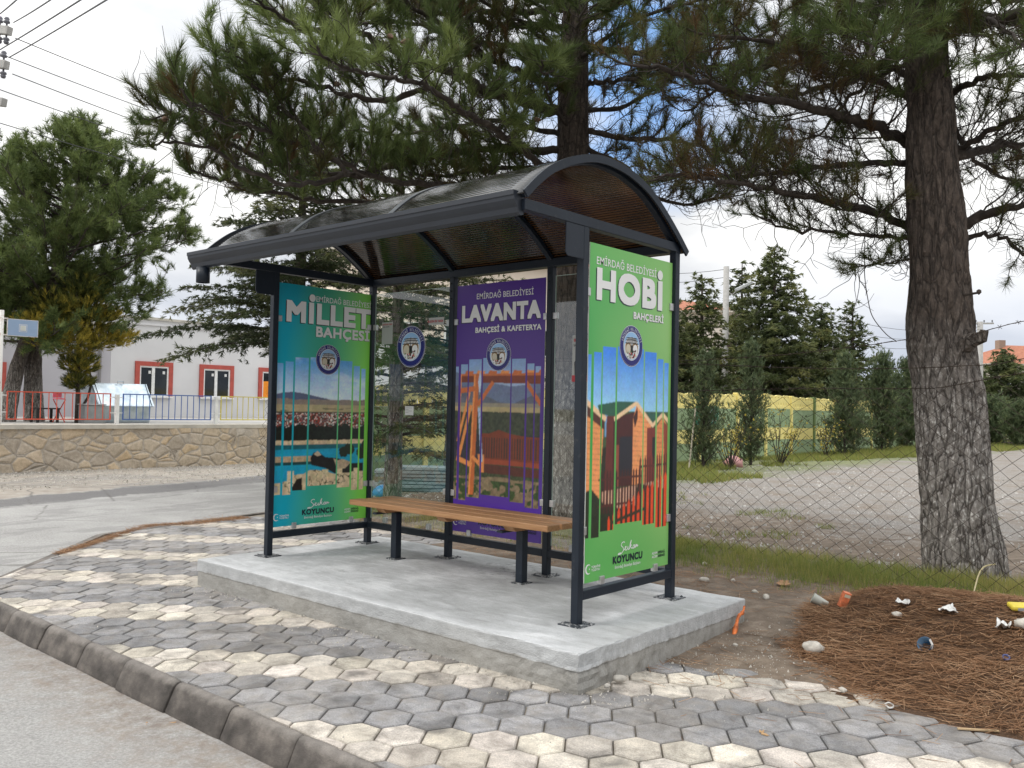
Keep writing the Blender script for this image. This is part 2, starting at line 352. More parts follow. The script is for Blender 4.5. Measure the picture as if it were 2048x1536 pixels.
eb.obox((-1.25, -1.66, -.06), (-3.2, .12, -.045), .07, .10); eb.obox((-3.2, .12, -.045), (-4.2, 4.4, -.045), .07, .10)
tag(eb.build('edging_strip', KM), kind='structure')

# ------------------------------------------------------------------ concrete platform
t = NT('platform_concrete', .8); s = t.sep(); f = t.noise(120, 4, .7); m1 = t.noise(2.2, 6, .6); m2 = t.noise(11, 6, .7, t.map((.5, 1.6, 1)))
top = t.ramp(t.math('ADD', t.math('MULTIPLY', m1, .6), t.math('MULTIPLY', t.noise(5, 8, .7, t.map((.55, 1.5, 1), (0, 0, .3)), 1.5), .4)), (.36, (.33, .335, .335)), (.5, (.46, .47, .475)), (.62, (.64, .65, .655)))
top = t.mix(t.ramp(m2, (.52, 0), (.75, .5)), top, (.27, .265, .25)); top = t.mix(t.ramp(t.noise(38, 6, .85), (.60, 0), (.72, .8)), top, (.16, .15, .135))
ssx = t.n.new('ShaderNodeMapRange'); t.put(t.math('ABSOLUTE', t.math('SUBTRACT', s[1], .434)), ssx.inputs[0]); ssx.inputs[1].default_value = .80; ssx.inputs[2].default_value = .88; top = t.mix(t.math('MULTIPLY', ssx.outputs[0], t.ramp(m2, (.35, .1), (.6, .8))), top, (.66, .67, .68)); 
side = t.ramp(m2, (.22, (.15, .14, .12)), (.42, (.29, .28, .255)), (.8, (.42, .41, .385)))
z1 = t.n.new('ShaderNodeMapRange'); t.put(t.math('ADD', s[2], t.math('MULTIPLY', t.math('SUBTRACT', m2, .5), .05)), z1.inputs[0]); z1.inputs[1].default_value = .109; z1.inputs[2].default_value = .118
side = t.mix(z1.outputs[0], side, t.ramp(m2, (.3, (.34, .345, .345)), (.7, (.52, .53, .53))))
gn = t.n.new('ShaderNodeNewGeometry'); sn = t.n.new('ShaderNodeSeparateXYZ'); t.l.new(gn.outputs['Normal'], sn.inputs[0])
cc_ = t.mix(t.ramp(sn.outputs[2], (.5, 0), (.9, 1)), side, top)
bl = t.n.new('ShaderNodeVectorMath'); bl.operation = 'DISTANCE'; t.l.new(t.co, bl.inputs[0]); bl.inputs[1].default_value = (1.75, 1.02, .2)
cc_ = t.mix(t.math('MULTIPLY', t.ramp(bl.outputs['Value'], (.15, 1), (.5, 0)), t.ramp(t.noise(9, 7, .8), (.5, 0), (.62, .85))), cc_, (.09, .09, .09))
cc_ = t.mix(1., cc_, t.ramp(f, (.3, (.88, .88, .88)), (.7, (1.08, 1.08, 1.08))), 'MULTIPLY')
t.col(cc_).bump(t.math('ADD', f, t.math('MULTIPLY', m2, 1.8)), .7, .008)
X0, Y0, X1, Y1 = -.232, -.466, 3.394, 1.334
plat = thing('concrete_platform', 'low pale grey concrete slab carrying the bus shelter and the bench', 'platform')
def ring(inset, z, rough, seed, n=(120, 60)):
    a, b, c, d = X0+inset, Y0+inset, X1-inset, Y1-inset; P = []
    for i in range(n[0]): P.append((a+(c-a)*i/n[0], b, 0, -1))
    for i in range(n[1]): P.append((c, b+(d-b)*i/n[1], 1, 0))
    for i in range(n[0]): P.append((c-(c-a)*i/n[0], d, 0, 1))
    for i in range(n[1]): P.append((a, d-(d-b)*i/n[1], -1, 0))
    out = []
    for x, y, nx, ny in P:
        near = math.exp(-((x-X1)**2+(y-Y0)**2)/.3)      # the front corner is rough, poorly filled
        r_ = rough*(1+3.6*near)*(fbm(x*nx*nx*0+x+z*3, y+z*7, 16, 4, seed)-.5)*2
        out.append((x+nx*r_, y+ny*r_, z+(.004*(fbm(x, y, 7, 3, 1)-.5)*2 if z > .1 else 0)))
    return out
rows = [ring(.003, -.04, .004, 1), ring(.003, .02, .004, 2), ring(.003, .05, .004, 12), ring(.003, .08, .0035, 3), ring(.004, .107, .003, 4), ring(.000, .1105, .003, 5), ring(.000, .13, .0025, 16), ring(.000, .155, .002, 6), ring(-.001, .19, .002, 7), ring(.001, .1965, .002, 8), ring(.006, .2, .001, 9)]
V = [p for r_ in rows for p in r_]; n = len(rows[0]); F = [(i*n+k, i*n+(k+1) % n, (i+1)*n+(k+1) % n, (i+1)*n+k) for i in range(len(rows)-1) for k in range(n)]+[tuple((len(rows)-1)*n+k for k in range(n))]
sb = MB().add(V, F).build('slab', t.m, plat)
# ------------------------------------------------------------------ bus shelter
t = NT('anthracite_paint', .42, spec=.35); t.col(t.ramp(t.noise(5, 5), (.3, (.007, .012, .020)), (.7, (.012, .018, .028)))); t.col(t.mix(t.ramp(t.noise(16, 7, .75), (.6, 0), (.74, .35)), t.b.inputs['Base Color'].links[0].from_socket, (.12, .115, .105))).bump(t.noise(90, 3), .06, .002); PAINT = t.m
STEEL = simple('galvanised_clip', (.55, .55, .54), .38, .75, .15, 30)
t = NT('base_plate_steel', .5); t.col(t.mix(t.ramp(t.noise(45, 5, .7), (.5, 0), (.6, .8)), (.03, .037, .045), (.5, .5, .49))); PLATE = t.m
# smoked polycarbonate: dark glossy sheet with a brown glow through it and fine flutes
m = bpy.data.materials.new('smoked_polycarbonate'); m.use_nodes = True; n_, l_ = m.node_tree.nodes, m.node_tree.links
pb = n_['Principled BSDF']; pb.inputs['Base Color'].default_value = (.008, .009, .009, 1); pb.inputs['Roughness'].default_value = .09; pb.inputs['IOR'].default_value = 1.55
tl = n_.new('ShaderNodeBsdfTranslucent'); tcn = n_.new('ShaderNodeTexCoord'); w = n_.new('ShaderNodeTexWave'); w.bands_direction = 'Z'; w.inputs['Scale'].default_value = 1
at_ = n_.new('ShaderNodeAttribute'); at_.attribute_name = 'arc'; mm = n_.new('ShaderNodeMath'); mm.operation = 'SINE'; m2_ = n_.new('ShaderNodeMath'); m2_.operation = 'MULTIPLY'; m2_.inputs[1].default_value = 2*PI/.022
l_.new(at_.outputs['Fac'], m2_.inputs[0]); l_.new(m2_.outputs[0], mm.inputs[0])
ns = n_.new('ShaderNodeTexNoise'); ns.inputs['Scale'].default_value = 2.2; ns.inputs['Detail'].default_value = 5; l_.new(tcn.outputs['Object'], ns.inputs['Vector'])
cr_ = n_.new('ShaderNodeValToRGB'); cr_.color_ramp.elements[0].color = (.010, .007, .005, 1); cr_.color_ramp.elements[1].color = (.20, .125, .066, 1); cr_.color_ramp.elements[0].position = .34; cr_.color_ramp.elements[1].position = .86
ma = n_.new('ShaderNodeMath'); ma.operation = 'MULTIPLY_ADD'; ma.inputs[1].default_value = .28; l_.new(mm.outputs[0], ma.inputs[0]); l_.new(ns.outputs[0], ma.inputs[2]); l_.new(ma.outputs[0], cr_.inputs[0]); l_.new(cr_.outputs[0], tl.inputs['Color'])
ad = n_.new('ShaderNodeAddShader'); l_.new(pb.outputs[0], ad.inputs[0]); l_.new(tl.outputs[0], ad.inputs[1])
bu = n_.new('ShaderNodeBump'); bu.inputs['Strength'].default_value = .12; bu.inputs['Distance'].default_value = .003; l_.new(mm.outputs[0], bu.inputs['Height'])
n2_ = n_.new('ShaderNodeTexNoise'); n2_.inputs['Scale'].default_value = 3.5; n2_.inputs['Detail'].default_value = 3; l_.new(tcn.outputs['Object'], n2_.inputs['Vector'])
b2_ = n_.new('ShaderNodeBump'); b2_.inputs['Strength'].default_value = .12; b2_.inputs['Distance'].default_value = .012; l_.new(n2_.outputs[0], b2_.inputs['Height']); l_.new(bu.outputs[0], b2_.inputs['Normal']); l_.new(b2_.outputs[0], pb.inputs['Normal'])
l_.new(ad.outputs[0], n_['Material Output'].inputs[0]); POLY = m
# clear pane
def glass_mat(name, tint, rough=.02):
    m = bpy.data.materials.new(name); m.use_nodes = True; n_, l_ = m.node_tree.nodes, m.node_tree.links; n_.remove(n_['Principled BSDF'])
    tr = n_.new('ShaderNodeBsdfTransparent'); tr.inputs[0].default_value = (*tint, 1); g = n_.new('ShaderNodeBsdfGlossy'); g.inputs['Roughness'].default_value = rough
    lw = n_.new('ShaderNodeLayerWeight'); lw.inputs[0].default_value = .5; pw_ = n_.new('ShaderNodeMath'); pw_.operation = 'POWER'; pw_.inputs[1].default_value = 4.; l_.new(lw.outputs['Facing'], pw_.inputs[0]); fr = n_.new('ShaderNodeMath'); fr.operation = 'MULTIPLY_ADD'; fr.inputs[1].default_value = .8; fr.inputs[2].default_value = .075; l_.new(pw_.outputs[0], fr.inputs[0]); mx = n_.new('ShaderNodeMixShader')
    l_.new(fr.outputs[0], mx.inputs[0]); l_.new(tr.outputs[0], mx.inputs[1]); l_.new(g.outputs[0], mx.inputs[2]); l_.new(mx.outputs[0], n_['Material Output'].inputs[0]); return m
GLASS = glass_mat('clear_glass', (.93, .955, .945))
BOARDM = simple('poster_board', (.62, .66, .62), .4)

sh = thing('bus_shelter', 'open fronted bus stop shelter with dark steel frame, curved smoked roof and three printed panels', 'bus shelter')
W2 = .025; HOLE = simple('hole_black', (.004, .004, .005), .8)
posts = [(0, 0), (L, 0), (L, D), (0, D), (.9995, D), (2.006, D)]
for i, (x, y) in enumerate(posts):
    top = HT-.058
    b = MB().box(x-W2, y-W2, SH+.006, x+W2, y+W2, top)
    p = b.build('post', PAINT, sh, bevel=.004)
    pl_ = MB().box(x-.075, y-.075, SH-.002, x+.075, y+.075, SH+.007)
    for a in (-1, 1):
        for c in (-1, 1): pl_.lathe((x+a*.055, y+c*.055, SH+.007), [(.010, 0), (.010, .006), (.004, .007), (.004, .010), (0, .010)], 6)
    pl_.build('base_plate', PLATE, p)
    if y == D:
        for z in (2.39, 2.33, 2.27): MB().lathe((x, y-W2, z), [(0, -.004), (.006, -.004), (.006, 0)], 8, axis=(0, 1, 0)).build('bolt_hole', HOLE, p)
for x in (0, L): MB().box(x-.027, -.545, HT-.06, x+.027, D+.03, HT).build('top_beam', PAINT, sh, bevel=.004)
MB().box(.027, D-.028, HT-.061, L-.027, D+.028, HT-.001).build('top_beam', PAINT, sh, bevel=.004)
MB().box(.027, -.542, HT-.055, L-.027, -.49, HT-.001).build('top_beam', PAINT, sh, bevel=.004)
RZ0, RZ1 = .335, .388
for x in (0, L): MB().box(x-.024, W2, RZ0, x+.024, D-W2, RZ1).build('lower_rail', PAINT, sh, bevel=.004)
for a, b in ((0, .9995), (.9995, 2.006), (2.006, L)): MB().box(a+W2, D-.024, RZ0, b-W2, D+.024, RZ1).build('lower_rail', PAINT, sh, bevel=.004)
for x in (0, L):
    b = MB().prism([(x+.018, y, z) for y, z in ((-.026, 2.255), (-.026, 2.439), (-.19, 2.439), (-.19, 2.275), (-.172, 2.255))], (.006, 0, 0)); b.build('gusset_plate', PAINT, sh)
# roof
prof = [(-.575, 2.512), (-.545, 2.54), (-.465, 2.61), (-.362, 2.685), (-.234, 2.751), (-.1, 2.801), (.041, 2.835), (.189, 2.845), (.371, 2.829), (.563, 2.778), (.69, 2.718), (.799, 2.651), (.90, 2.58), (.987, 2.513), (1.075, 2.44)]
def cat(P, m=5):
    P = [np.array(p, float) for p in P]; out = []
    for i in range(len(P)-1):
        a, b, c, d = P[max(i-1, 0)], P[i], P[i+1], P[min(i+2, len(P)-1)]
        for k in range(m):
            u = k/m; out.append(.5*((2*b)+(c-a)*u+(2*a-5*b+4*c-d)*u*u+(3*b-a-3*c+d)*u**3))
    out.append(P[-1]); return out
PR = cat(prof, 4); ds = [0]
for a, b in zip(PR, PR[1:]): ds.append(ds[-1]+np.linalg.norm(b-a))
nrm = []
for i in range(len(PR)):
    d = PR[min(i+1, len(PR)-1)]-PR[max(i-1, 0)]; d = d/np.linalg.norm(d); nrm.append(np.array([-d[1], d[0]]))
def sheet(name, x0, x1, off, th, mat, parent, nx=24, sm=True, wav=0.):
    b = MB(); n = len(PR); arc = []
    for s_ in (off, off-th):
        for i in range(nx+1):
            x = x0+(x1-x0)*i/nx
            for k in range(n):
                wv = wav*(fbm(x*2+5, ds[k]*2, 1.1, 2, 4)-.5); p = PR[k]+nrm[k]*(s_+wv); b.v.append((x, p[0], p[1])); arc.append(ds[k])
    o = (nx+1)*n
    for i in range(nx):
        for k in range(n-1): a = i*n+k; b.f.append((a, a+1, a+n+1, a+n)); b.f.append((o+a, o+a+n, o+a+n+1, o+a+1))
    for k in range(n-1): b.f.append((k, o+k, o+k+1, k+1)); a = nx*n+k; b.f.append((a, a+1, o+a+1, o+a))
    for i in range(nx): a = i*n; b.f.append((a, a+n, o+a+n, o+a)); a = i*n+n-1; b.f.append((a, o+a, o+a+n, a+n))
    b.m = [0]*len(b.f); ob = b.build(name, mat, parent, smooth=sm)
    at2 = ob.data.attributes.new('arc', 'FLOAT', 'POINT'); at2.data.foreach_set('value', np.array(arc, np.float32)); return ob
RX0, RX1 = -.05, L+.045
sheet('roof_sheet', RX0, RX1, .012, .008, POLY, sh, wav=.007)
def arch(name, xc, w, off, th, k0, k1, mat, parent):
    b = MB(); n = 0
    for k in range(k0, k1):
        for (dx, s_) in ((-w/2, off), (w/2, off), (w/2, off-th), (-w/2, off-th)): p = PR[k]+nrm[k]*s_; b.v.append((xc+dx, p[0], p[1]))
        n += 1
    b.f = [(0, 1, 2, 3), tuple((n-1)*4+q for q in (3, 2, 1, 0))]+[(i*4+q, i*4+(q+1) % 4, i*4+4+(q+1) % 4, i*4+4+q) for i in range(n-1) for q in range(4)]; b.m = [0]*len(b.f)
    return b.build(name, mat, parent)
nP = len(PR)
for xc in (0, .9995, 2.006, L): arch('roof_rib', xc, .04, -.001, .03, 3, nP-3, PAINT, sh)
for xc in (.9995, 2.006): arch('cover_strip', xc, .045, .017, .004, 2, nP-1, simple('cover_strip', (.10, .11, .12), .3, .3), sh)
for xc in (RX0-.003, RX1+.003): arch('edge_trim', xc, .012, .022, .045, 1, nP, PAINT, sh)
# gutter
gp_ = [(-.528, 2.535), (-.528, 2.418), (-.556, 2.410), (-.572, 2.425), (-.578, 2.452), (-.592, 2.470), (-.604, 2.490), (-.606, 2.508), (-.612, 2.512), (-.612, 2.536), (-.603, 2.536), (-.600, 2.515), (-.596, 2.500), (-.58, 2.475), (-.566, 2.45), (-.56, 2.428), (-.54, 2.43), (-.536, 2.535)]
gt = thing  # keep the name free
GUTM = simple('gutter_paint', (.012, .016, .024), .45, 0, .12, 6)
gb = MB(); GX0, GX1 = -.262, L-.002
gb.prism([(GX0, y, z) for y, z in gp_], (GX1-GX0, 0, 0)); gut = gb.build('gutter', GUTM, sh)
for x in (GX0-.003, GX1): MB().prism([(x, y, z) for y, z in [gp_[0]]+gp_[1:10]], (.004, 0, 0)).build('end_cap', GUTM, gut)
MB().lathe((-.11, -.56, 2.30), [(.042, 0), (.05, 0), (.05, .115), (.042, .115), (.042, 0)], 20).build('outlet_pipe', PAINT, gut, smooth=True)

# ---------------- lettering
_dg = None
def glyphs(body, bold=0., sp_=0.):
    cu = bpy.data.curves.new('lettering', 'FONT'); cu.body = body; cu.offset = 0 if sp_ else bold; cu.resolution_u = 4; cu.space_character = 1+(sp_ or bold*3)
    o = bpy.data.objects.new('lettering', cu); C.objects.link(o); bpy.context.view_layer.update(); dg = bpy.context.evaluated_depsgraph_get()
    me = bpy.data.meshes.new_from_object(o.evaluated_get(dg)); v = np.array([x.co[:] for x in me.vertices]).reshape(-1, 3); f = [tuple(p.vertices) for p in me.polygons]
    bpy.data.meshes.remove(me); bpy.data.objects.remove(o); bpy.data.curves.remove(cu); return v, f
_cap = {}
def caph(bold):
    if bold not in _cap: v, _ = glyphs('H', bold); _cap[bold] = (v[:, 1].min(), v[:, 1].max())
    return _cap[bold]
def put_text(mb, body, u0, u1, v0, v1, mi, off, frame, bold=.02):
    v, f = glyphs(body, min(bold, .008), bold*1.5 if bold > .008 else 0.); lo, hi = caph(min(bold, .008)); a, b = v[:, 0].min(), v[:, 0].max()
    e = bold*.85*(v1-v0) if bold > .008 else 0.; u0, u1, v0, v1 = u0+e, u1-e, v0+e, v1-e
    U = u0+(v[:, 0]-a)/(b-a)*(u1-u0); Vv = v0+(v[:, 1]-lo)/(hi-lo)*(v1-v0)
    for k, (i, j) in enumerate([(0, 0)] if not e else [(0, 0), (-1, -1), (1, -1), (1, 1), (-1, 1), (0, 1), (0, -1), (1, 0), (-1, 0)]):
        mb.add([frame(x+i*e, y+j*e, off+k*.00004) for x, y in zip(U, Vv)], f, mi)
def disc(mb, u, v, r, mi, off, frame, n=28, ry=None):
    mb.add([frame(u+r*math.cos(2*PI*k/n), v+(ry or r)*math.sin(2*PI*k/n), off) for k in range(n)], [tuple(range(n))], mi)
def stroke(mb, pts, w, mi, off, frame):
    P = cat(pts, 5)
    for a, b in zip(P, P[1:]):
        off += .000011; d = b-a; l = np.linalg.norm(d)
        if l < 1e-7: continue
        d = d/l; n = np.array([-d[1], d[0]])*w/2; e = d*w*.3
        mb.add([frame(*(a-n-e), off), frame(*(b-n+e), off), frame(*(b+n+e), off), frame(*(a+n-e), off)], [(0, 1, 2, 3)], mi)
def flat(name, c, rough=.4): return simple(name, c, rough, var=.03)
WHITE = flat('print_white', (.74, .74, .73)); NAVY = flat('print_navy', (.010, .012, .15)); INK = flat('print_ink', (.008, .012, .03)); SHADE = flat('print_drop_tone', (.012, .035, .03))
SKYB = flat('print_sky', (.27, .47, .72)); BROWN = flat('print_brown', (.28, .17, .07)); BLACK = flat('print_black', (.012, .012, .012)); CREAM = flat('print_cream', (.55, .50, .38)); REDP = flat('print_red', (.45, .03, .04)); PGREEN = flat('print_green', (.06, .14, .05))
EMB = [NAVY, WHITE, SKYB, BROWN, BLACK, CREAM, REDP, PGREEN]
def emblem(u, v, r, frame, parent, off=.0012):
    mb = MB(); d = .0005
    disc(mb, u, v, r, 1, off, frame, 48); disc(mb, u, v, r*.982, 0, off+d, frame, 48); disc(mb, u, v, r*.945, 1, off+2*d, frame, 48); disc(mb, u, v, r*.938, 0, off+3*d, frame, 48)
    disc(mb, u, v+.0*r, r*.70, 1, off+4*d, frame, 40); disc(mb, u, v, r*.675, 2, off+5*d, frame, 40)
    q = lambda pts, mi, k=6: mb.add([frame(u+a*r, v+b*r, off+k*d) for a, b in pts], [tuple(range(len(pts)))], mi)
    q([(-.52, .20), (-.40, .34), (-.15, .43), (.15, .43), (.40, .34), (.52, .20), (.5, .1), (-.5, .1)], 1)
    q([(-.62, -.05), (-.60, .1), (.60, .1), (.62, -.05), (.6, -.28), (.42, -.5), (.15, -.64), (-.15, -.64), (-.42, -.5), (-.6, -.28)], 1)
    for cx in (-.30, .30):
        q([(cx-.25, -.1), (cx-.24, .04), (cx-.14, .14), (cx, .17), (cx+.14, .14), (cx+.24, .04), (cx+.25, -.1), (cx+.2, -.35), (cx-.2, -.35)], 3, 7)
        q([(cx-.20, -.12), (cx-.14, .03), (cx, .09), (cx+.14, .03), (cx+.20, -.12), (cx+.17, -.35), (cx-.17, -.35)], 1 if cx > 0 else 5, 8)
    q([(-.1, -.32), (-.1, .03), (.1, .03), (.1, -.32)], 4, 9)
    for a in range(9):
        x = -.5+a*.125; stroke(mb, [(u+x*r, v+.10*r), (u+(x*.78)*r, v+.26*r), (u+x*.6*r, v+.40*r)], r*.03, 4, off+9*d, frame)
    for y in (.12, .27, .37): stroke(mb, [(u-(.58-y*.3)*r, v+y*r), (u, v+(y+.03)*r), (u+(.58-y*.3)*r, v+y*r)], r*.032, 4, off+10*d, frame)
    stroke(mb, [(u, v), (u, v+.42*r)], r*.045, 4, off+10*d, frame)
    rr = random.Random(3)
    for a in range(34):
        x = rr.uniform(-.42, .42); y = rr.uniform(-.55, -.22); s_ = rr.uniform(.03, .07)
        q([(x-s_, y-s_*.8), (x+s_*.3, y-s_), (x+s_, y+s_*.4), (x-s_*.2, y+s_)], rr.choice((4, 4, 1, 5, 6, 7, 4)), 11+a*.1)
    tx = 'EMİRDAĞ BELEDİYESİ'
    for i, ch in enumerate(tx):
        if ch == ' ': continue
        th = PI/2+R(72)-R(144)*i/(len(tx)-1); vv, ff = glyphs(ch, 0.); lo, hi = caph(0.); vv = vv-np.array([(vv[:, 0].min()+vv[:, 0].max())/2, lo, 0]); k = .132*r/(hi-lo)
        ca_, sa = math.cos(th-PI/2), math.sin(th-PI/2); rad = .755*r
        mb.add([frame(u+math.cos(th)*rad+k*(x*ca_*.78-y*sa), v+math.sin(th)*rad+k*(x*sa*.78+y*ca_), off+5*d) for x, y, _ in vv], ff, 1)
    return mb.build('emblem', EMB, parent, fixn=False)

# ---------------- printed pictures, painted as point colours on a fine flat sheet
t = NT('printed_picture', .34); t.col(t.attr('print')).bump(t.noise(3, 2), .05, .01); PRINT = t.m
def S3(*c): return np.array(srgb(*c))
def inpoly(U, V, P):
    r_ = np.zeros(U.shape, bool); n = len(P)
    for i in range(n):
        (x0, y0), (x1, y1) = P[i], P[(i+1) % n]
        if y0 == y1: continue
        c = ((V >= min(y0, y1)) & (V < max(y0, y1)) & (U < x0+(V-y0)*(x1-x0)/(y1-y0))); r_ ^= c
    return r_
class Pic:
    def __init__(s, u0, u1, v0, v1, step=.0042):
        s.us = np.arange(u0, u1+step*.5, step); s.us[-1] = u1; s.vs = np.arange(v0, v1+step*.5, step); s.vs[-1] = v1
        s.U, s.V = np.meshgrid(s.us, s.vs); s.I = np.zeros(s.U.shape+(3,))
    def fill(s, m, c, amt=0., sc=60., seed=1):
        c = np.array(c)
        k = 1 if not amt else (1+amt*(fbm(s.U, s.V, sc, 3, seed)[m]*2-1))[:, None]
        s.I[m] = c*k
    def poly(s, P, c, amt=0., sc=60., seed=1): s.fill(inpoly(s.U, s.V, P), c, amt, sc, seed)
    def line(s, a, b, w, c):
        a, b = np.array(a), np.array(b); d = b-a; n = np.array([-d[1], d[0]])/np.linalg.norm(d)*w/2; s.poly([a-n, b-n, b+n, a+n], c)
    def sheet(s, frame, off, parent):
        ny, nx = s.U.shape; V = np.array([frame(u, v, off) for u, v in zip(s.U.ravel(), s.V.ravel())]); me = bpy.data.meshes.new('printed_picture')
        i = np.arange(nx*ny).reshape(ny, nx); F = np.stack([i[:-1, :-1], i[:-1, 1:], i[1:, 1:], i[1:, :-1]], -1).reshape(-1, 4)
        me.vertices.add(len(V)); me.vertices.foreach_set('co', V.astype(np.float32).ravel()); me.loops.add(F.size); me.loops.foreach_set('vertex_index', F.astype(np.int32).ravel())
        me.polygons.add(len(F)); me.polygons.foreach_set('loop_start', np.arange(0, F.size, 4, dtype=np.int32))
        try: me.polygons.foreach_set('loop_total', np.full(len(F), 4, np.int32))
        except Exception: pass
        me.update(calc_edges=True); me.materials.append(PRINT); a = me.color_attributes.new('print', 'FLOAT_COLOR', 'POINT')
        a.data.foreach_set('color', np.concatenate([np.clip(s.I, 0, .95), np.ones(s.U.shape+(1,))], -1).reshape(-1, 4).astype(np.float32).ravel())
        o = bpy.data.objects.new('printed_picture', me); C.objects.link(o); o.parent = parent; return o
STR = [(-.02, .033, 1.722, .672), (.057, .133, 1.74, .668), (.147, .28, 1.78, .70), (.296, .58, 1.785, .728), (.594, .728, 1.776, .70), (.744, .811, 1.737, .668), (.827, .877, 1.716, .671)]
def strips(p, base, pic):
    m = np.zeros(p.U.shape, bool)
    for a, b, t_, bt in STR: m |= (p.U >= a) & (p.U <= b) & (p.V <= t_) & (p.V >= bt)
    q_ = np.pad(pic, ((1, 1), (1, 1), (0, 0)), 'edge'); pic = sum(q_[i:i+pic.shape[0], j:j+pic.shape[1]]*(2-abs(i-1))*(2-abs(j-1)) for i in range(3) for j in range(3))/16
    g_ = 1+.22*(fbm(p.U, p.V, 75, 3, 51)-.5)+.22*(fbm(p.U, p.V, 9, 3, 52)-.5)+.10*(np.random.default_rng(8).random(p.U.shape)-.5); cs = np.stack([fbm(p.U, p.V, 30, 2, 53+q) for q in range(3)], -1)-.5
    pic = np.clip(pic*(g_[..., None]+.12*cs), 0, 1)**1.12*1.08
    p.I = np.where(m[..., None], pic, base*(1+.05*(fbm(p.U, p.V, 3, 3, 61)-.5))[..., None])
K = 1/.80
def lerp(a, b, t): return a+(b-a)*np.clip(t, 0, 1)[..., None]
PZ0, PZ1, PW = .42, 2.368, .905
# cabins (u = y-.066)
hob = Pic(0, PW, PZ0, PZ1); U, V = hob.U, hob.V
n = fbm(U, V, 2.2, 2, 3)
bg = lerp(S3(34, 160, 70), S3(140, 190, 108), U/PW*.75+.55*(n-.45)+.22*np.abs((V-1.2)/1.0)); bg = lerp(bg, S3(118, 186, 92), sstep(1.9, 2.4, V)*.5)
hob.I[:] = 0; y = lambda *P: [(a-.066, b) for a, b in P]
hob.I = lerp(S3(165, 215, 240), S3(62, 140, 228), (V-1.38)/.36)*1.
m = V < 1.40; hob.fill(m & (U > -1), S3(70, 95, 60), .3); hob.poly(y((.24, 1.25), (.24, 1.38), (.33, 1.36), (.33, 1.25)), S3(120, 165, 200))
hob.poly(y((.04, .60), (.04, 1.12), (.34, 1.22), (.34, .6)), S3(38, 44, 26), .7, 90)
hob.poly(y((.03, 1.45), (.235, 1.345), (.205, 1.0), (.19, .80), (.03, .80)), S3(235, 158, 100), .06)
hob.poly(y((.03, 1.45), (.235, 1.345), (.235, 1.29), (.03, 1.39)), S3(90, 45, 30)); hob.line((-.03, 1.462), (.185, 1.352), .032, S3(235, 200, 160))
hob.poly(y((.165, 1.435), (.364, 1.459), (.575, 1.458), (.40, 1.36), (.19, 1.385)), S3(45, 98, 78), .12)
hob.poly(y((.70, 1.395), (.87, 1.392), (.80, 1.31), (.74, 1.33)), S3(50, 100, 85), .12)
hob.poly(y((.26, 1.37), (.34, 1.37), (.34, .92), (.25, .92)), S3(105, 45, 38)); hob.poly(y((.33, 1.36), (.56, 1.40), (.56, .95), (.33, .95)), S3(78, 26, 24), .15)
hob.poly(y((.397, 1.247), (.54, 1.25), (.54, 1.0), (.397, 1.0)), S3(38, 38, 50)); hob.poly(y((.345, .95), (.345, 1.2), (.39, 1.2), (.39, .95)), S3(150, 80, 60))
hob.poly(y((.54, 1.36), (.575, 1.44), (.745, 1.315), (.705, .95), (.54, .95)), S3(238, 160, 105), .06); hob.poly(y((.54, 1.36), (.585, 1.43), (.59, 1.36), (.56, 1.30)), S3(70, 30, 25))
hob.poly(y((.70, 1.30), (.80, 1.30), (.80, .95), (.70, .95)), S3(130, 52, 45)); hob.poly(y((.76, 1.24), (.80, 1.24), (.80, 1.05), (.76, 1.05)), S3(35, 30, 40))
hob.poly(y((.80, .95), (.80, 1.30), (.882, 1.37), (.97, 1.28), (.97, .95)), S3(225, 145, 92), .06); hob.poly(y((.885, 1.34), (.97, 1.3), (.97, .98), (.92, .98)), S3(150, 70, 50))
for a, b in (((.575, 1.452), (.335, 1.352)), ((.575, 1.452), (.765, 1.312)), ((.882, 1.385), (.755, 1.31)), ((.882, 1.385), (.98, 1.32))): hob.line((a[0]-.066, a[1]), (b[0]-.066, b[1]), .026, S3(240, 205, 165))
pl_ = (np.abs(((V+.05*U) % .030)-.015) < .0025) & (hob.I[..., 0] > .55) & (hob.I[..., 2] < .28); hob.I[pl_] *= .72
hob.poly(y((.2, .93), (.2, .83), (.97, .78), (.97, .98), (.6, .95)), S3(205, 165, 140), .35, 40); hob.poly(y((.03, .60), (.03, .93), (.12, .95), (.24, .86), (.4, .82), (.55, .84), (.6, .60)), S3(36, 46, 24), .8, 110)
hob.poly(y((.55, .7), (.60, .96), (.98, .90), (.98, .6), (.55, .6)), S3(50, 45, 25), .8, 90)
for k in range(15):
    x = .205+k*.031; hob.poly(y((x, .80), (x, 1.035), (x+.009, 1.058), (x+.018, 1.035), (x+.018, .80)), S3(72, 30, 26))
hob.line((.12, 1.0), (.6, 1.005), .014, S3(85, 36, 30)); hob.line((.12, .845), (.5, .85), .014, S3(85, 36, 30))
for k in range(13):
    x = .62+k*.028; hob.poly(y((x, .9), (x, 1.10+.002*k), (x+.008, 1.125+.002*k), (x+.016, 1.10), (x+.016, .9)), S3(95, 38, 30))
hob.line((.55, 1.06), (.92, 1.07), .014, S3(95, 38, 30))
for k in range(13):
    x = .285+k*.052; h_ = .785+.235*(k/12)**.9; w_ = .026+.006*k/12; hob.poly(y((x, .60), (x, h_-.03), (x+w_/2, h_), (x+w_, h_-.03), (x+w_, .60)), S3(222, 78, 32), .08)
hob.line((.25, .74), (.62, .80), .02, S3(60, 50, 30))
pic = hob.I.copy(); strips(hob, bg, pic); hob.I = hob.I*.96+.012; hob.I *= K*.82
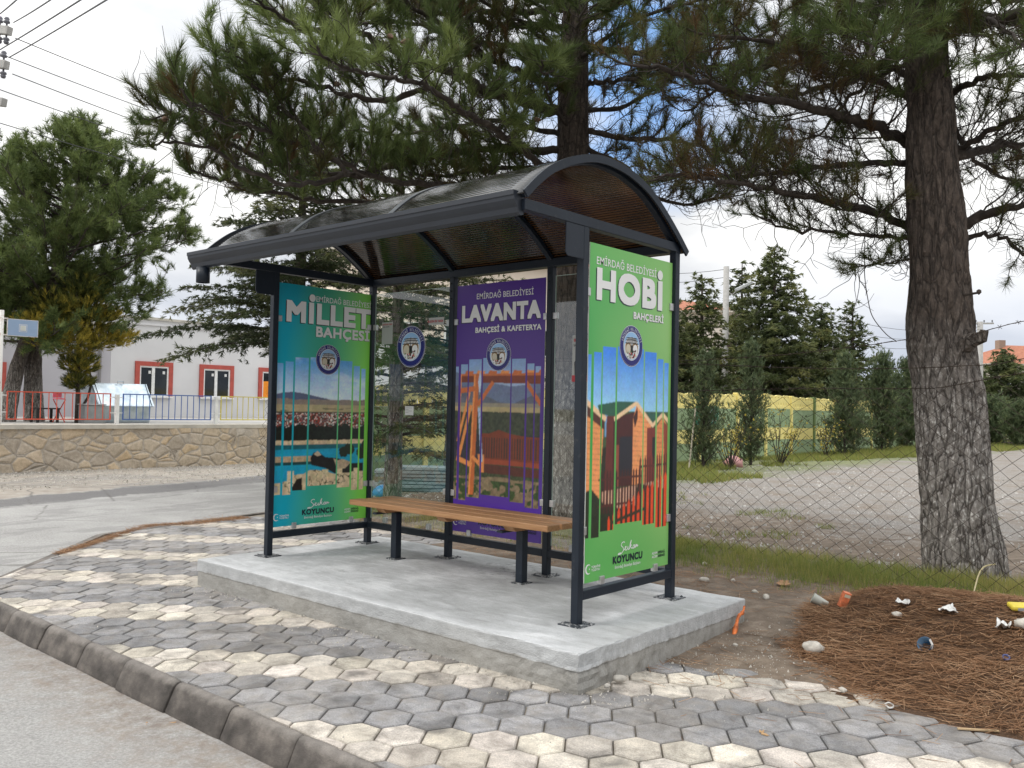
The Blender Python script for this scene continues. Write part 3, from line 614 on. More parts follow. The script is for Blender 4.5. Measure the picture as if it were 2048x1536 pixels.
# lake and town (u = y-.03)
mil = Pic(0, .945, PZ0, PZ1); U, V = mil.U-.03, mil.V
bg = lerp(S3(0, 150, 172), S3(118, 196, 70), U/PW*1.15-.15+.25*(fbm(U, V, 1.6, 2, 6)-.5)); tone = S3(20, 140, 110); bg = lerp(bg, np.broadcast_to(tone, bg.shape), np.exp(-((U-.42)/.2)**2)*.6); bg = bg*(1-.25*sstep(2.0, 2.4, V)[..., None])
mil.I = lerp(S3(200, 215, 230), S3(95, 160, 210), (V-1.45)/.3)
cl_ = sstep(.5, .75, fbm(U*1., V*3, 4, 4, 12)); mil.I = lerp(mil.I, np.broadcast_to(S3(205, 220, 235), mil.I.shape), cl_*.6)
hl = 1.45+.035*np.sin(U*6+.6)+.03*(fbm(U, U*0, 5, 4, 3)-.3); mil.fill(V < hl, S3(92, 100, 125), .1); hl2 = 1.425+.035*(fbm(U, U*0, 7, 4, 9)); mil.fill(V < hl2, S3(140, 128, 118), .2)
mil.fill(V < 1.395, S3(172, 158, 125), .18, 18); mil.fill((V < 1.375) & (fbm(U*1., V*6, 9, 3, 2) > .55), S3(120, 115, 88), .2); mil.fill((V < 1.338) & (V > 1.32), S3(70, 72, 55), .5)
tw = V < 1.33; qx, qy = np.floor(U/.0105), np.floor(V/.0085); rnd = _T[(qx*7+qy*31).astype(int) & 255, (qy*13+qx*3).astype(int) & 255]
for lo, hi, c in ((0, .36, (58, 62, 52)), (.36, .66, (150, 62, 48)), (.66, .86, (215, 208, 200)), (.86, 1.01, (110, 108, 112))): mil.fill(tw & (rnd >= lo) & (rnd < hi), S3(*c), .2)
tr_ = 1.215+.05*(fbm(U, U*0, 16, 3, 5)-.4)*2; mil.fill(V < tr_, S3(26, 34, 26), .8, 60)
mil.fill(V < 1.098+.012*fbm(U, U*0, 30, 2, 3), S3(196, 176, 146), .35, 50)
mil.fill(V < 1.068, S3(24, 100, 110), .35, 22); mil.fill(V < 1.03, S3(20, 150, 180), .12, 12); mil.fill((V < .975) & (V > .93) & (U < .4), S3(170, 150, 122), .35, 60); mil.fill((V < .93) & (V > .905) & (U < .38), S3(22, 70, 70), .2)
mil.poly([(.35, .96), (.38, 1.0), (.42, 1.01), (.5, .96), (.62, .95), (.78, .90), (.9, .9), (.9, .80), (.6, .82), (.5, .87), (.36, .90)], S3(28, 26, 26), .7, 40); mil.poly([(.38, .99), (.42, 1.015), (.46, .98), (.42, .97)], S3(190, 172, 145), .2)
mil.poly([(.58, .95), (.63, .93), (.68, .94), (.77, .91), (.71, .86), (.63, .85)], S3(176, 158, 132), .35, 50)
for cx, cy, rr_ in ((.66, 1.0, .05), (.72, 1.02, .055), (.86, .99, .06), (.9, 1.05, .06)): mil.fill(((U-cx)**2+((V-cy)*1.1)**2) < (rr_*(.75+.5*fbm(U, V, 40, 2, 3)))**2, S3(30, 40, 26), .5, 80)
st = .80+.045*fbm(U, U*0, 9, 3, 7)+.03*np.exp(-((U-.4)/.12)**2)-.05*(U < .14); mil.fill(V < st, S3(196, 178, 146), .3, 26)
for cx in (.13, .47, .62, .80): mil.fill((np.abs(U-cx) < .03) & (V < .86) & (V > .7), S3(206, 188, 156), .25, 60)
ck = np.abs(fbm(U, V, 13, 3, 21)-.5) < .012; mil.fill(ck & (V < st), S3(60, 48, 36)); mil.poly([(.19, .62), (.17, .72), (.22, .79), (.27, .8), (.28, .6)], S3(35, 30, 26), .6)
pic = mil.I.copy(); U0 = mil.U; mil.U = U; strips(mil, bg, pic); mil.U = U0; mil.I *= K*1.0
# garden swing (u = x-1.045)
lav = Pic(0, .908, PZ0, PZ1); U, V = lav.U, lav.V; u0 = 1.045
bg = lerp(S3(74, 40, 130), S3(92, 52, 170), (V*0+1.1-V)*1.2+.25*(U-.4)); y = lambda *P: [(a-u0, b) for a, b in P]
lav.I = lerp(S3(172, 186, 208), S3(128, 160, 200), (V-1.5)/.3)
hl = 1.66+.05*np.sin(U*5+2)-.06*(U > .5)*(U-.5)+.04*(fbm(U, U*0, 5, 4, 13)-.5); lav.fill(V < hl-.03, S3(112, 124, 150), .12); lav.fill(V < hl-.14+.03*np.sin(U*9), S3(104, 108, 120), .2, 20); lav.fill(V < 1.44, S3(150, 142, 125), .18, 16)
lav.fill((V < 1.41), S3(176, 160, 120), .15, 12); lav.fill(V < 1.36+.02*fbm(U, U*0, 18, 3, 2), S3(66, 72, 52), .6, 50); lav.fill((V < 1.2), S3(58, 56, 62), .5, 70); lav.fill(V < .98, S3(70, 80, 48), .7, 70); lav.fill(V < .84+.05*fbm(U, U*0, 8, 3, 6), S3(140, 124, 96), .5, 40); lav.fill((V < .84) & (fbm(U, V, 22, 3, 15) > .5), S3(62, 84, 40), .6, 80)
OR = S3(196, 112, 58); OD = S3(128, 62, 32); OL = S3(226, 150, 84)
for k in range(7): x = 1.14+k*.125; lav.poly(y((x, 1.655), (x+.02, 1.69), (x+.10, 1.685), (x+.09, 1.65)), OL if k % 2 else OR, .1)
lav.poly(y((1.09, 1.60), (1.09, 1.66), (1.94, 1.66), (1.94, 1.585)), OD, .15, 20); lav.poly(y((1.09, 1.648), (1.09, 1.665), (1.94, 1.668), (1.94, 1.65)), OR)
for a, b, w_, c in (((1.275, 1.66), (1.235, .72), .055, OR), ((1.255, 1.66), (1.215, .72), .018, OL), ((1.10, 1.66), (1.085, .80), .022, OL), ((1.45, 1.60), (1.29, 1.42), .034, OR), ((1.78, 1.60), (1.93, 1.43), .034, OR), ((1.20, 1.52), (1.08, 1.13), .026, OL), ((1.09, 1.53), (1.26, 1.55), .04, OR), ((1.22, 1.42), (1.10, 1.02), .03, OL), ((1.07, 1.0), (1.24, .95), .04, OL), ((1.24, 1.02), (1.34, .95), .03, OL)): lav.line((a[0]-u0, a[1]), (b[0]-u0, b[1]), w_, c)
lav.poly(y((1.33, 1.20), (1.42, 1.205), (1.52, 1.235), (1.62, 1.21), (1.70, 1.20), (1.80, 1.19), (1.95, 1.19), (1.95, 1.0), (1.33, 1.0)), OD, .1)
sl_ = (np.abs(((U % .026)-.013)) < .005) & (V > 1.02) & (V < 1.175) & (U > .30) & (U < .87); lav.I[sl_] = S3(66, 50, 44)
lav.poly(y((1.31, 1.01), (1.95, 1.0), (1.95, .965), (1.31, .97)), S3(158, 76, 44)); lav.poly(y((1.34, .965), (1.94, .955), (1.94, .89), (1.34, .90)), S3(96, 50, 34), .2); lav.poly(y((1.30, 1.04), (1.37, 1.04), (1.37, .90), (1.33, .90)), OL)
for k in range(2): lav.line((1.30-u0+.014*k, 1.40), (1.34-u0+.01*k, .98), .012, S3(170, 190, 215))
lav.poly(y((1.31, 1.69), (1.33, 1.62), (1.31, 1.5), (1.29, 1.6)), S3(190, 205, 225))
pic = lav.I.copy(); strips(lav, bg, pic); lav.I *= K*.86

def frame_x(x0): return lambda u, v, off: (x0+off, u, v)
def frame_y(y0): return lambda u, v, off: (u, y0-off, v)
def poster(frame, shift, p, width, title, tu, tz, dot, head, hu, sub, su, sz, em, label, tone):
    a = frame(shift, PZ0, -.006); b = frame(shift+width, PZ1, -.0006)
    lo = [min(q) for q in zip(a, b)]; hi = [max(q) for q in zip(a, b)]
    bd = MB().box(*lo, *hi).build('poster_panel', BOARDM, sh); bd['label'] = label
    fr = lambda u, v, off: frame(u+shift, v, off); p.sheet(fr, 0, bd)
    T = MB(); nm = [WHITE, INK, tone]; e = .0009
    for o_, mi, d in ((e, 2, .011), (2*e, 0, 0)):
        put_text(T, title, tu[0]-d*.8, tu[1]-d*.8, tz[0]-d*.6, tz[1]-d*.6, mi, o_, frame, .075)
        if dot: disc(T, dot[0]-d*.8, dot[1]-d*.4, dot[2], mi, o_, frame)
        put_text(T, sub, su[0]-d*.3, su[1]-d*.3, sz[0]-d*.25, sz[1]-d*.25, mi, o_, frame, .055)
    put_text(T, head, hu[0], hu[1], 2.250, 2.294, 0, 2*e, frame, .008)
    T.build('title_lettering', nm, bd, fixn=False)
    B = MB(); s = shift-.066
    put_text(B, 'KOYUNCU', s+.345, s+.665, .495, .540, 1, 2*e, frame, .06); put_text(B, 'Emirdağ Belediye Başkanı', s+.368, s+.643, .465, .483, 0, 2*e, frame, .008)
    X = lambda P: [(s+.40+a*.21, .545+b*.072) for a, b in P]
    for P in ([(.32, .93), (.27, 1.), (.18, .92), (.15, .72), (.24, .52), (.26, .3), (.14, .06), (0, .02), (.02, .1), (.12, .13)], [(.26, .3), (.36, .42), (.40, .55), (.35, .55), (.34, .35), (.40, .27), (.47, .38), (.49, .55), (.50, .3), (.55, .32)], [(.55, .32), (.62, .65), (.66, 1.02), (.60, .75), (.57, .3)], [(.58, .45), (.68, .62), (.62, .5), (.70, .33), (.76, .42)], [(.84, .58), (.77, .55), (.75, .38), (.80, .32), (.84, .55), (.85, .36), (.88, .36)], [(.88, .36), (.91, .6), (.92, .4), (.96, .58), (.98, .42), (1.02, .5)]): stroke(B, X(P), .0055, 0, 2*e, frame)
    B.build('name_lettering', nm, bd, fixn=False); B = MB()
    put_text(B, 'TÜRKİYE', s+.13, s+.217, .498, .511, 0, 2*e, frame, .04); put_text(B, 'YÜZYILI', s+.13, s+.214, .480, .493, 0, 2*e, frame, .04)
    n = 24; c = (s+.100, .496)
    B.add([frame(c[0]+.029*math.cos(R(50)+k/(n-1)*R(260)), c[1]+.029*math.sin(R(50)+k/(n-1)*R(260)), 2*e) for k in range(n)]+[frame(c[0]+.006+.023*math.cos(R(58)+k/(n-1)*R(244)), c[1]+.023*math.sin(R(58)+k/(n-1)*R(244)), 2*e) for k in range(n)], [(k, k+1, n+k+1, n+k) for k in range(n-1)], 0)
    disc(B, c[0]+.012, c[1], .005, 0, 2*e, frame, 5)
    B.build('century_lettering', nm, bd, fixn=False); B = MB()
    put_text(B, 'ADIM', s+.775, s+.838, .502, .518, 0, 2*e, frame, .03); put_text(B, 'ADIM', s+.775, s+.838, .480, .496, 0, 2*e, frame, .03)
    put_text(B, 'EMİRDAĞ,', s+.846, s+.93, .502, .518, 1, 2*e, frame, .03); put_text(B, 'EMİRDAĞ!', s+.846, s+.928, .480, .496, 1, 2*e, frame, .03)
    B.build('slogan_lettering', nm, bd, fixn=False)
    emblem(em[0], em[1], .126, frame, bd, .0016)
    return bd
poster(frame_x(L+.001), .066, hob, PW, 'HOBI', (.135, .850), (2.043, 2.235), (.821, 2.270, .031), 'EMİRDAĞ BELEDİYESİ', (.130, .775), 'BAHÇELERİ', (.522, .868), (1.966, 2.010), (.503, 1.798), 'green printed panel reading HOBİ BAHÇELERİ with wooden cabins', SHADE)
poster(frame_x(.001), .030, mil, .945, 'MILLET', (.111, .984), (2.060, 2.238), (.358, 2.274, .031), 'EMİRDAĞ BELEDİYESİ', (.396, .978), 'BAHÇESİ', (.402, .968), (1.957, 2.045), (.532, 1.775), 'teal and green printed panel reading MİLLET BAHÇESİ with a lake view', SHADE)
poster(frame_y(D-.001), 1.045, lav, .908, 'LAVANTA', (1.101, 1.912), (2.070, 2.208), None, 'EMİRDAĞ BELEDİYESİ', (1.259, 1.838), 'BAHÇESİ & KAFETERYA', (1.251, 1.919), (1.985, 2.028), (1.501, 1.811), 'purple printed panel reading LAVANTA with a wooden garden swing', flat('print_dark_violet', (.015, .008, .04)))

# clear panes at the back, with stickers and poster reflections modelled as printed sheets
for a, b in ((.045, .957), (2.05, 2.985)):
    g = MB().box(a, D-.004, .42, b, D+.002, 2.368).build('glass_pane', GLASS, sh)
    eg = MB(); EG = simple('glass_edge', (.42, .52, .47), .25)
    for x0, z0, x1, z1 in ((a-.003, .42, a, 2.368), (b, .42, b+.003, 2.368), (a-.003, 2.368, b+.003, 2.371)): eg.box(x0, D-.004, z0, x1, D+.002, z1)
    eg.build('glass_edge', EG, g)
    fr = frame_y(D-.004); e = .0008
    def poster_reflection(u, v, w_, h_, person):  # a poster's reflection in the glass, built as a print on the pane
        q = MB(); q.add([fr(u, v, e), fr(u+w_, v, e), fr(u+w_, v+h_, e), fr(u, v+h_, e)], [(0, 1, 2, 3)], 0)
        put_text(q, 'BUGÜN EN YAKIN', u+w_*.06, u+w_*.94, v+h_*.86, v+h_*.93, 2, 2*e, fr, .04)
        put_text(q, 'SAĞLIK KURUMU', u+w_*.06, u+w_*.7, v+h_*.76, v+h_*.81, 1, 2*e, fr, .02)
        if person:
            q.add([fr(u, v, 2*e), fr(u+w_, v, 2*e), fr(u+w_, v+h_*.14, 2*e), fr(u, v+h_*.14, 2*e)], [(0, 1, 2, 3)], 2)
            P = [(.12, .14), (.1, .42), (.2, .5), (.36, .54), (.64, .54), (.8, .5), (.9, .42), (.88, .14)]; q.add([fr(u+w_*a_, v+h_*b_, 3*e) for a_, b_ in P], [tuple(range(8))], 1)
            q.add([fr(u+w_*a_, v+h_*b_, 4*e) for a_, b_ in ((.42, .54), (.58, .54), (.5, .25))], [(0, 1, 2)], 0); disc(q, u+w_*.5, v+h_*.62, w_*.12, 3, 4*e, fr, 14, h_*.085); disc(q, u+w_*.5, v+h_*.67, w_*.12, 1, 3.5*e, fr, 14, h_*.06)
        q.build('poster_reflection', [flat('reflection_white', (.42, .43, .41)), BLACK, REDP, flat('reflection_skin', (.42, .25, .17))], g, fixn=False)
    if a < 1:
        emblem(.512, 1.90, .174, fr, g, .001)
        q = MB(); q.add([fr(.455, 1.325, e), fr(.56, 1.325, e), fr(.56, 1.40, e), fr(.455, 1.40, e)], [(0, 1, 2, 3)], 0)
        for k in range(4): q.add([fr(.462, 1.345+.013*k, 2*e), fr(.50+.04*(k % 2), 1.345+.013*k, 2*e), fr(.50+.04*(k % 2), 1.348+.013*k, 2*e), fr(.462, 1.348+.013*k, 2*e)], [(0, 1, 2, 3)], 1)
        q.build('label_sticker', [flat('label_white', (.7, .7, .68)), flat('label_grey', (.25, .25, .25))], g, fixn=False)
        poster_reflection(.135, 1.93, .14, .19, False)
        q = MB(); q.add([fr(.72, 2.07, e), fr(.90, 2.07, e), fr(.90, 2.13, e), fr(.72, 2.13, e)], [(0, 1, 2, 3)], 0); put_text(q, 'BUGÜN EN YAKIN', .71, .89, 2.09, 2.11, 1, 2*e, fr, .04); q.build('poster_reflection', [flat('reflection_white', (.42, .43, .41)), REDP], g, fixn=False)
    else:
        poster_reflection(2.21, 1.60, .20, .33, True)
        q = MB(); q.add([fr(2.27, 2.08, e), fr(2.47, 2.08, e), fr(2.47, 2.135, e), fr(2.27, 2.135, e)], [(0, 1, 2, 3)], 0); put_text(q, 'BUGÜN EN YAKIN', 2.28, 2.46, 2.107, 2.128, 1, 2*e, fr, .04); q.build('poster_reflection', [flat('reflection_white', (.42, .43, .41)), REDP], g, fixn=False)
# clamps
CL = MB
def clamp(x, y, z, ax):
    b = MB(); h = .024
    if ax == 'x': b.box(x-.014, y-.021, z-h, x+.014, y+.021, z+h)
    else: b.box(x-.021, y-.014, z-h, x+.021, y+.014, z+h)
    b.build('glass_clamp', STEEL, sh, bevel=.003)
for x in (0, L):
    for y in (.043, D-.043):
        for z in (2.08, .72): clamp(x, y, z, 'x')
    for y in (.23, .81): clamp(x, y, .42, 'x')
for a, b in ((0, .9995), (.9995, 2.006), (2.006, L)):
    for x in (a+.043, b-.043):
        for z in (2.08, .72): clamp(x, D, z, 'y')
    clamp(a+.23, D, .42, 'y'); clamp(b-.23, D, .42, 'y')

# ------------------------------------------------------------------ bench
bn = thing('bench', 'long backless bench with three brown wooden planks on two dark steel legs', 'bench')
t = NT('stained_wood', .5); v_ = t.map((1.2, 22, 22)); g_ = t.noise(2.2, 7, .6, v_, 1.2); g2 = t.noise(1.1, 4, .5, t.map((1, 9, 9)))
t.col(t.mix(t.ramp(g2, (.35, 0), (.7, .45)), t.ramp(g_, (.25, (.22, .10, .04)), (.5, (.37, .19, .08)), (.75, (.50, .29, .14))), (.28, .135, .055))).bump(g_, .25, .004); WOOD = t.m
ZB = SH+.452
for k, y0 in enumerate((.445, .605, .765)):
    MB().box(.43+.004*(k-1)**2, y0, ZB-.042, 2.455-.006*(k == 1), y0+.131, ZB-.002*(k == 1)).build('seat_plank', WOOD, bn, bevel=.006)
for x in (.77, 1.44, 2.09):
    b = MB().prism([(x-.045, .47, ZB-.043), (x-.045, .89, ZB-.043), (x-.045, .87, ZB-.078), (x-.045, .50, ZB-.078)], (.09, 0, 0)); b.build('batten', WOOD, bn, bevel=.004)
for x in (.76, 2.06):
    lg = MB().box(x-.03, .63, SH+.006, x+.03, .69, ZB-.09).build('leg', PAINT, bn, bevel=.004)
    MB().box(x-.055, .605, SH-.002, x+.055, .715, SH+.007).build('base_plate', PLATE, lg)
    MB().box(x-.055, .46, ZB-.092, x-.008, .86, ZB-.079).build('seat_bracket', PAINT, lg)
# ------------------------------------------------------------------ trees
def foliage_mat(name, lo, mid, hi, rough=.55):
    t = NT(name, rough, spec=.3); c = t.ramp(t.attr('tint', 'Fac'), (.05, lo), (.5, mid), (.95, hi)); t.col(c)
    tr = t.n.new('ShaderNodeBsdfTranslucent'); t.l.new(c, tr.inputs[0]); mx = t.n.new('ShaderNodeMixShader'); mx.inputs[0].default_value = .38
    t.l.new(t.b.outputs[0], mx.inputs[1]); t.l.new(tr.outputs[0], mx.inputs[2]); t.l.new(mx.outputs[0], t.n['Material Output'].inputs[0]); return t.m
t = NT('pine_bark', .9); v1 = t.map((1, 1, .26)); e_ = t.voro(17, 'DISTANCE_TO_EDGE', t.mix(.13, v1, t.noise(6, 4, .6, v1))); n1 = t.noise(38, 5, .75, t.map((1, 1, .5))); n2 = t.noise(2.2, 4)
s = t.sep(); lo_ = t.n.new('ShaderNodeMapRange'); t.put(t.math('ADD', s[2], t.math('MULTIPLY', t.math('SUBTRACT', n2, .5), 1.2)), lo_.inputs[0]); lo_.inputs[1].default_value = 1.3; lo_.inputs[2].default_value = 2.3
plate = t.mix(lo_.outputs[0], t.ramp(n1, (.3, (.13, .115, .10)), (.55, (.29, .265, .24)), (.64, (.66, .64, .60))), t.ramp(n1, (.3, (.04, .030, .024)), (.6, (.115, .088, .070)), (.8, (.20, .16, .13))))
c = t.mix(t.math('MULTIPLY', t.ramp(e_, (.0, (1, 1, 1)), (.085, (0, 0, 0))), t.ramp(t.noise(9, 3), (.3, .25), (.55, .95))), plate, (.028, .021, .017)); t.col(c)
t.bump(t.math('ADD', t.ramp(e_, (.0, 0), (.2, 1)), t.math('MULTIPLY', n1, .6)), .9, .03); BARK = t.m
t = NT('twig_bark', .85); t.col(t.ramp(t.noise(14, 5, .6), (.3, (.020, .015, .012)), (.6, (.052, .040, .032)), (.82, (.15, .13, .11)))).bump(t.noise(60, 4), .5, .004); TWIG = t.m
NEEDLE = foliage_mat('pine_needles', (.11, .062, .026), (.074, .112, .034), (.215, .265, .085))
def unit(v): v = np.asarray(v, float); return v/(np.linalg.norm(v)+1e-12)
def needles(P, Dr, S, k, w, tint, spread=(.25, 1.25), up=.12, along=.5, r=rng):
    P, Dr, S, tint = map(np.asarray, (P, Dr, S, tint)); n = len(P); Dr = Dr/np.linalg.norm(Dr, axis=1, keepdims=True)
    P = np.repeat(P, k, 0); Dd = np.repeat(Dr, k, 0); Sz = np.repeat(S, k)[:, None]; N = n*k
    q = r.normal(size=(N, 3)); q -= (q*Dd).sum(1, keepdims=True)*Dd; q /= np.linalg.norm(q, axis=1, keepdims=True)+1e-9
    th = r.uniform(spread[0], spread[1], (N, 1)); d = Dd*np.cos(th)+q*np.sin(th); d[:, 2] += up; d /= np.linalg.norm(d, axis=1, keepdims=True)
    b = P-Dd*Sz*r.uniform(0, along*2, (N, 1)); tip = b+d*Sz*r.uniform(.75, 1.1, (N, 1))
    sd = np.cross(d, r.normal(size=(N, 3))); sd /= np.linalg.norm(sd, axis=1, keepdims=True)+1e-9
    V = np.empty((N, 3, 3)); V[:, 0] = b-sd*w/2; V[:, 1] = b+sd*w/2; V[:, 2] = tip
    tt = np.clip(np.repeat(tint, k)+r.normal(0, .07, N), 0, 1); return V.reshape(-1, 3), tt
class Tree:
    def __init__(s, seed): s.r = random.Random(seed); s.g = np.random.default_rng(seed); s.mb = MB(); s.T = []; s.cones = []
    def rv(s): return np.array([s.r.gauss(0, 1) for _ in range(3)])
    def curve(s, p, d, ln, n, up, wig):
        P = [np.array(p, float)]; d = unit(d)
        for i in range(n): d = unit(d+np.array([0, 0, up/n])+s.rv()*wig/math.sqrt(n)); P.append(P[-1]+d*ln/n)
        return P
    def curls(s, pts, n, lo=.12, hi=.45, r0=.0034, t0=.05):     # bare, crooked dead twigs
        P = cat(pts, 6); m = len(P)-1
        for _ in range(n):
            u = t0+(1-t0)*s.r.random(); x = u*m; j = min(m-1, int(x)); q = P[j]+(P[j+1]-P[j])*(x-j); tg = unit(P[j+1]-P[j]); sd = unit(np.cross(tg, s.rv()))
            ln = s.r.uniform(lo, hi); d = unit(tg*s.r.uniform(0, .8)+sd); A = [q]; dd = d; bend = s.rv()*.35+np.array([0, 0, .25])
            for k in range(6): dd = unit(dd+bend*.35+s.rv()*.28); A.append(A[-1]+dd*ln/6)
            s.mb.tube(A, np.linspace(r0, r0*.5, 7), 3, cap=False)
            for b_ in range(s.r.randint(0, 3)):
                k = s.r.randint(2, 5); dd = unit(A[k]-A[k-1]+s.rv()*.7); B = [A[k]]
                for _k in range(3): dd = unit(dd+s.rv()*.35+np.array([0, 0, .12])); B.append(B[-1]+dd*ln*.14)
                s.mb.tube(B, [r0*.7, r0*.6, r0*.5, r0*.35], 3, cap=False)
    def twig(s, p, d, ln, r0, tuft, size, tint, bare=False):
        P = s.curve(p, d, ln, 4, .5, .35 if not bare else .8); s.mb.tube(P, np.linspace(r0, r0*.5, 5), 3, cap=False)
        if not bare:
            s.T.append((P[-1], P[-1]-P[-2], size, tint))
            if ln > .16: s.T.append((P[-2], P[-1]-P[-3], size*.9, tint-.05))
    def branch(s, p, d, ln, r0, size, t0=.15, up=.5, sp=.085, bare=0., tint=.5, dens=1.):
        n = max(4, int(ln/.12)); P = s.curve(p, d, ln, n, up, .35); s.mb.tube(P, np.linspace(r0, max(.0035, r0*.3), n+1), 4, cap=False)
        if bare > .12: s.curls(P, int(ln*bare*15), .10, .34, .0032)
        k = int(ln*(1-t0)/sp*dens)
        for i in range(k):
            u = t0+(1-t0)*(i+s.r.random())/max(1, k); j = min(n-1, int(u*n)); f = u*n-j; q = P[j]*(1-f)+P[j+1]*f; tg = unit(P[j+1]-P[j])
            sd = unit(np.cross(tg, s.rv())); dd = tg*.75+sd*.85+np.array([0, 0, .18]); isb = s.r.random() < bare*(1.35-u)
            s.twig(q, dd, s.r.uniform(.10, .30)*(1.25-.5*u)*(1.6 if isb else 1), .0045, None, size, tint+s.r.gauss(0, .1), isb)
        s.T.append((P[-1], P[-1]-P[-2], size*1.05, tint)); s.T.append((P[-2], P[-1]-P[-3], size, tint))
        return P
    def limb(s, pts, r0, r1, size, L1=.8, sp=.092, t0=.12, bare=.3, tint=.5, dens=1., up=.5, sides=8, dt=0.):
        P = cat(pts, 6); n = len(P)-1
        P = [p+s.rv()*.012*(1 if 0 < i < n else 0) for i, p in enumerate(P)]; s.mb.tube(P, np.linspace(r0, r1, n+1)*np.array([1+.12*math.sin(i*2.1) for i in range(n+1)]), sides)
        ds = np.concatenate([[0], np.cumsum([np.linalg.norm(b-a) for a, b in zip(P, P[1:])])]); tot = ds[-1]; k = int(tot*(1-t0)/sp)
        for i in range(k):
            u = t0+(1-t0)*(i+s.r.random())/max(1, k); x = u*tot; j = min(n-1, int(np.searchsorted(ds, x))-1 if x > 0 else 0); j = max(0, j); f = (x-ds[j])/max(1e-6, ds[j+1]-ds[j])
            q = P[j]*(1-f)+P[j+1]*f; tg = unit(P[j+1]-P[j]); lat = unit(np.cross(tg, (0, 0, 1)))*(1 if i % 2 else -1)
            dd = tg*s.r.uniform(.4, .9)+lat*s.r.uniform(.5, 1.)+np.array([0, 0, s.r.uniform(-.25, .45)]); ln = L1*s.r.uniform(.55, 1.1)*(1.15-.6*u)
            s.branch(q, dd, ln, max(.006, .35*(r0+(r1-r0)*u)*.6), size, .1+.3*(1-u), up, bare=bare*(1.5-u), tint=tint+s.r.gauss(0, dt), dens=dens)
        s.branch(P[-1], P[-1]-P[-2], L1*.5, r1, size, .1, up, tint=tint, dens=dens); s.curls(P, int(tot*bare*46), .15, .65, .0042)
    def finish(s, root, k=56, w=.0042, mat=None, bname='branches', spread=(.25, 1.25), up=.12, along=.5, twig=None):
        s.mb.build(bname, twig or TWIG, root, smooth=True, fixn=False)
        V, t_ = needles([a[0] for a in s.T], [a[1] for a in s.T], [a[2] for a in s.T], k, w, [a[3] for a in s.T], spread, up, along, s.g)
        tri_mesh('crown', V, mat or NEEDLE, root, t_); return len(s.T)
    def cone(s, root, p, d, sz=.05):
        b = MB(); b.lathe(p, [(0, -.3*sz), (sz*.4, 0), (sz*.5, sz*.35), (sz*.42, sz*.8), (sz*.25, sz*1.2), (0, sz*1.5)], 9, axis=d); b.build('pine_cone', CONE, root, smooth=False)
CONE = simple('cone_scales', (.13, .075, .045), .7, var=.5, sc=60, bump=1., bs=120)
def trunk_mesh(name, pts, rad, root, mat, n=72, seg=14, amp=.022, seed=0, stretch=4., fine=None):
    P = cat(pts, seg); Rr = cat([(r,) for r in rad], seg); V = []; m = len(P); h = 0
    for i, p in enumerate(P):
        if i: h += np.linalg.norm(P[i]-P[i-1])
        for k in range(n):
            a = 2*PI*k/n; r0 = Rr[i][0]; x, y = math.cos(a)*3, math.sin(a)*3
            rdg = abs(float(fbm(x*2.2+h*.5, y*2.2+h*1.3, 1.6, 3, seed))-.5)*2; g = float(fbm(x+4, h*stretch, 1.5, 3, seed+3))-.5
            r_ = r0*(1+.10*(float(fbm(x*.35, h*.8+y*.3, 1., 2, seed+5))-.5))+amp*(min(rdg*3.2, 1)-.5)*1.2+amp*g*1.4
            V.append((p[0]+math.cos(a)*r_, p[1]+math.sin(a)*r_, p[2]))
    F = [(i*n+k, i*n+(k+1) % n, (i+1)*n+(k+1) % n, (i+1)*n+k) for i in range(m-1) for k in range(n)]+[tuple((m-1)*n+k for k in range(n))]
    o = MB().add(V, F).build(name, mat, root, smooth=True, fixn=False); return o
def pxp(*q): return [at(*a) for a in q]

# --- pine on the right, its bark wrapped by the fence wires
rt = thing('pine_tree', 'large pine with a thick furrowed trunk standing right of the bus shelter, wires across it', 'tree')
TR = [(4.06, 4.12, -.15), (4.02, 4.11, .15), (3.95, 4.1, .7), (3.88, 4.1, 1.55), (3.81, 4.1, 2.05), (3.80, 4.1, 2.6), (3.77, 4.1, 3.1), (3.73, 4.1, 3.6), (3.71, 4.1, 4.05), (3.66, 4.1, 4.9), (3.6, 4.12, 6.4), (3.55, 4.15, 8.2)]
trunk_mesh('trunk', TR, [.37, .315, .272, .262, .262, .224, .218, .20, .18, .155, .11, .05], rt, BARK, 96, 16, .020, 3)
b = MB(); b.tube([(3.98, 3.99, 1.98), (4.10, 3.93, 2.04), (4.185, 3.9, 2.06), (4.20, 3.89, 2.11)], [.10, .062, .05, .035], 6); b.build('branch_stub', BARK, rt)
b = MB(); b.tube([(3.98, 4.0, 2.42), (4.14, 3.96, 2.43)], [.012, .009], 6); b.lathe((4.14, 3.96, 2.43), [(0, -.02), (.02, 0), (.018, .02), (0, .03)], 8); b.build('branch_stub', TWIG, rt)
b = MB(); b.add([at(1905, 792, 8.03)+np.array([0, -.03, 0]), at(1913, 790, 8.0)+np.array([0, -.03, 0]), at(1922, 798, 8.0)+np.array([0, -.03, 0]), at(1921, 804, 8.0)+np.array([0, -.03, 0]), at(1908, 804, 8.03)+np.array([0, -.03, 0])], [(0, 1, 2, 3, 4)]); b.build('bark_scar', simple('pale_wood', (.45, .44, .36), .8), rt)
T = Tree(11); dR = 7.9
def lb(T, px, d0, d1, r0, r1, **k):
    n = len(px)-1; cx = 1866 if px[0][0] > 1780 else 1143; near = abs(px[0][0]-cx) < 60 and abs(px[0][0]-cx) > 12
    T.limb(([at(cx, px[0][1]+6, d0)] if near else [])+[at(a, b, d0+(d1-d0)*i/n) for i, (a, b) in enumerate(px)], r0*.84, r1*.84, **k)
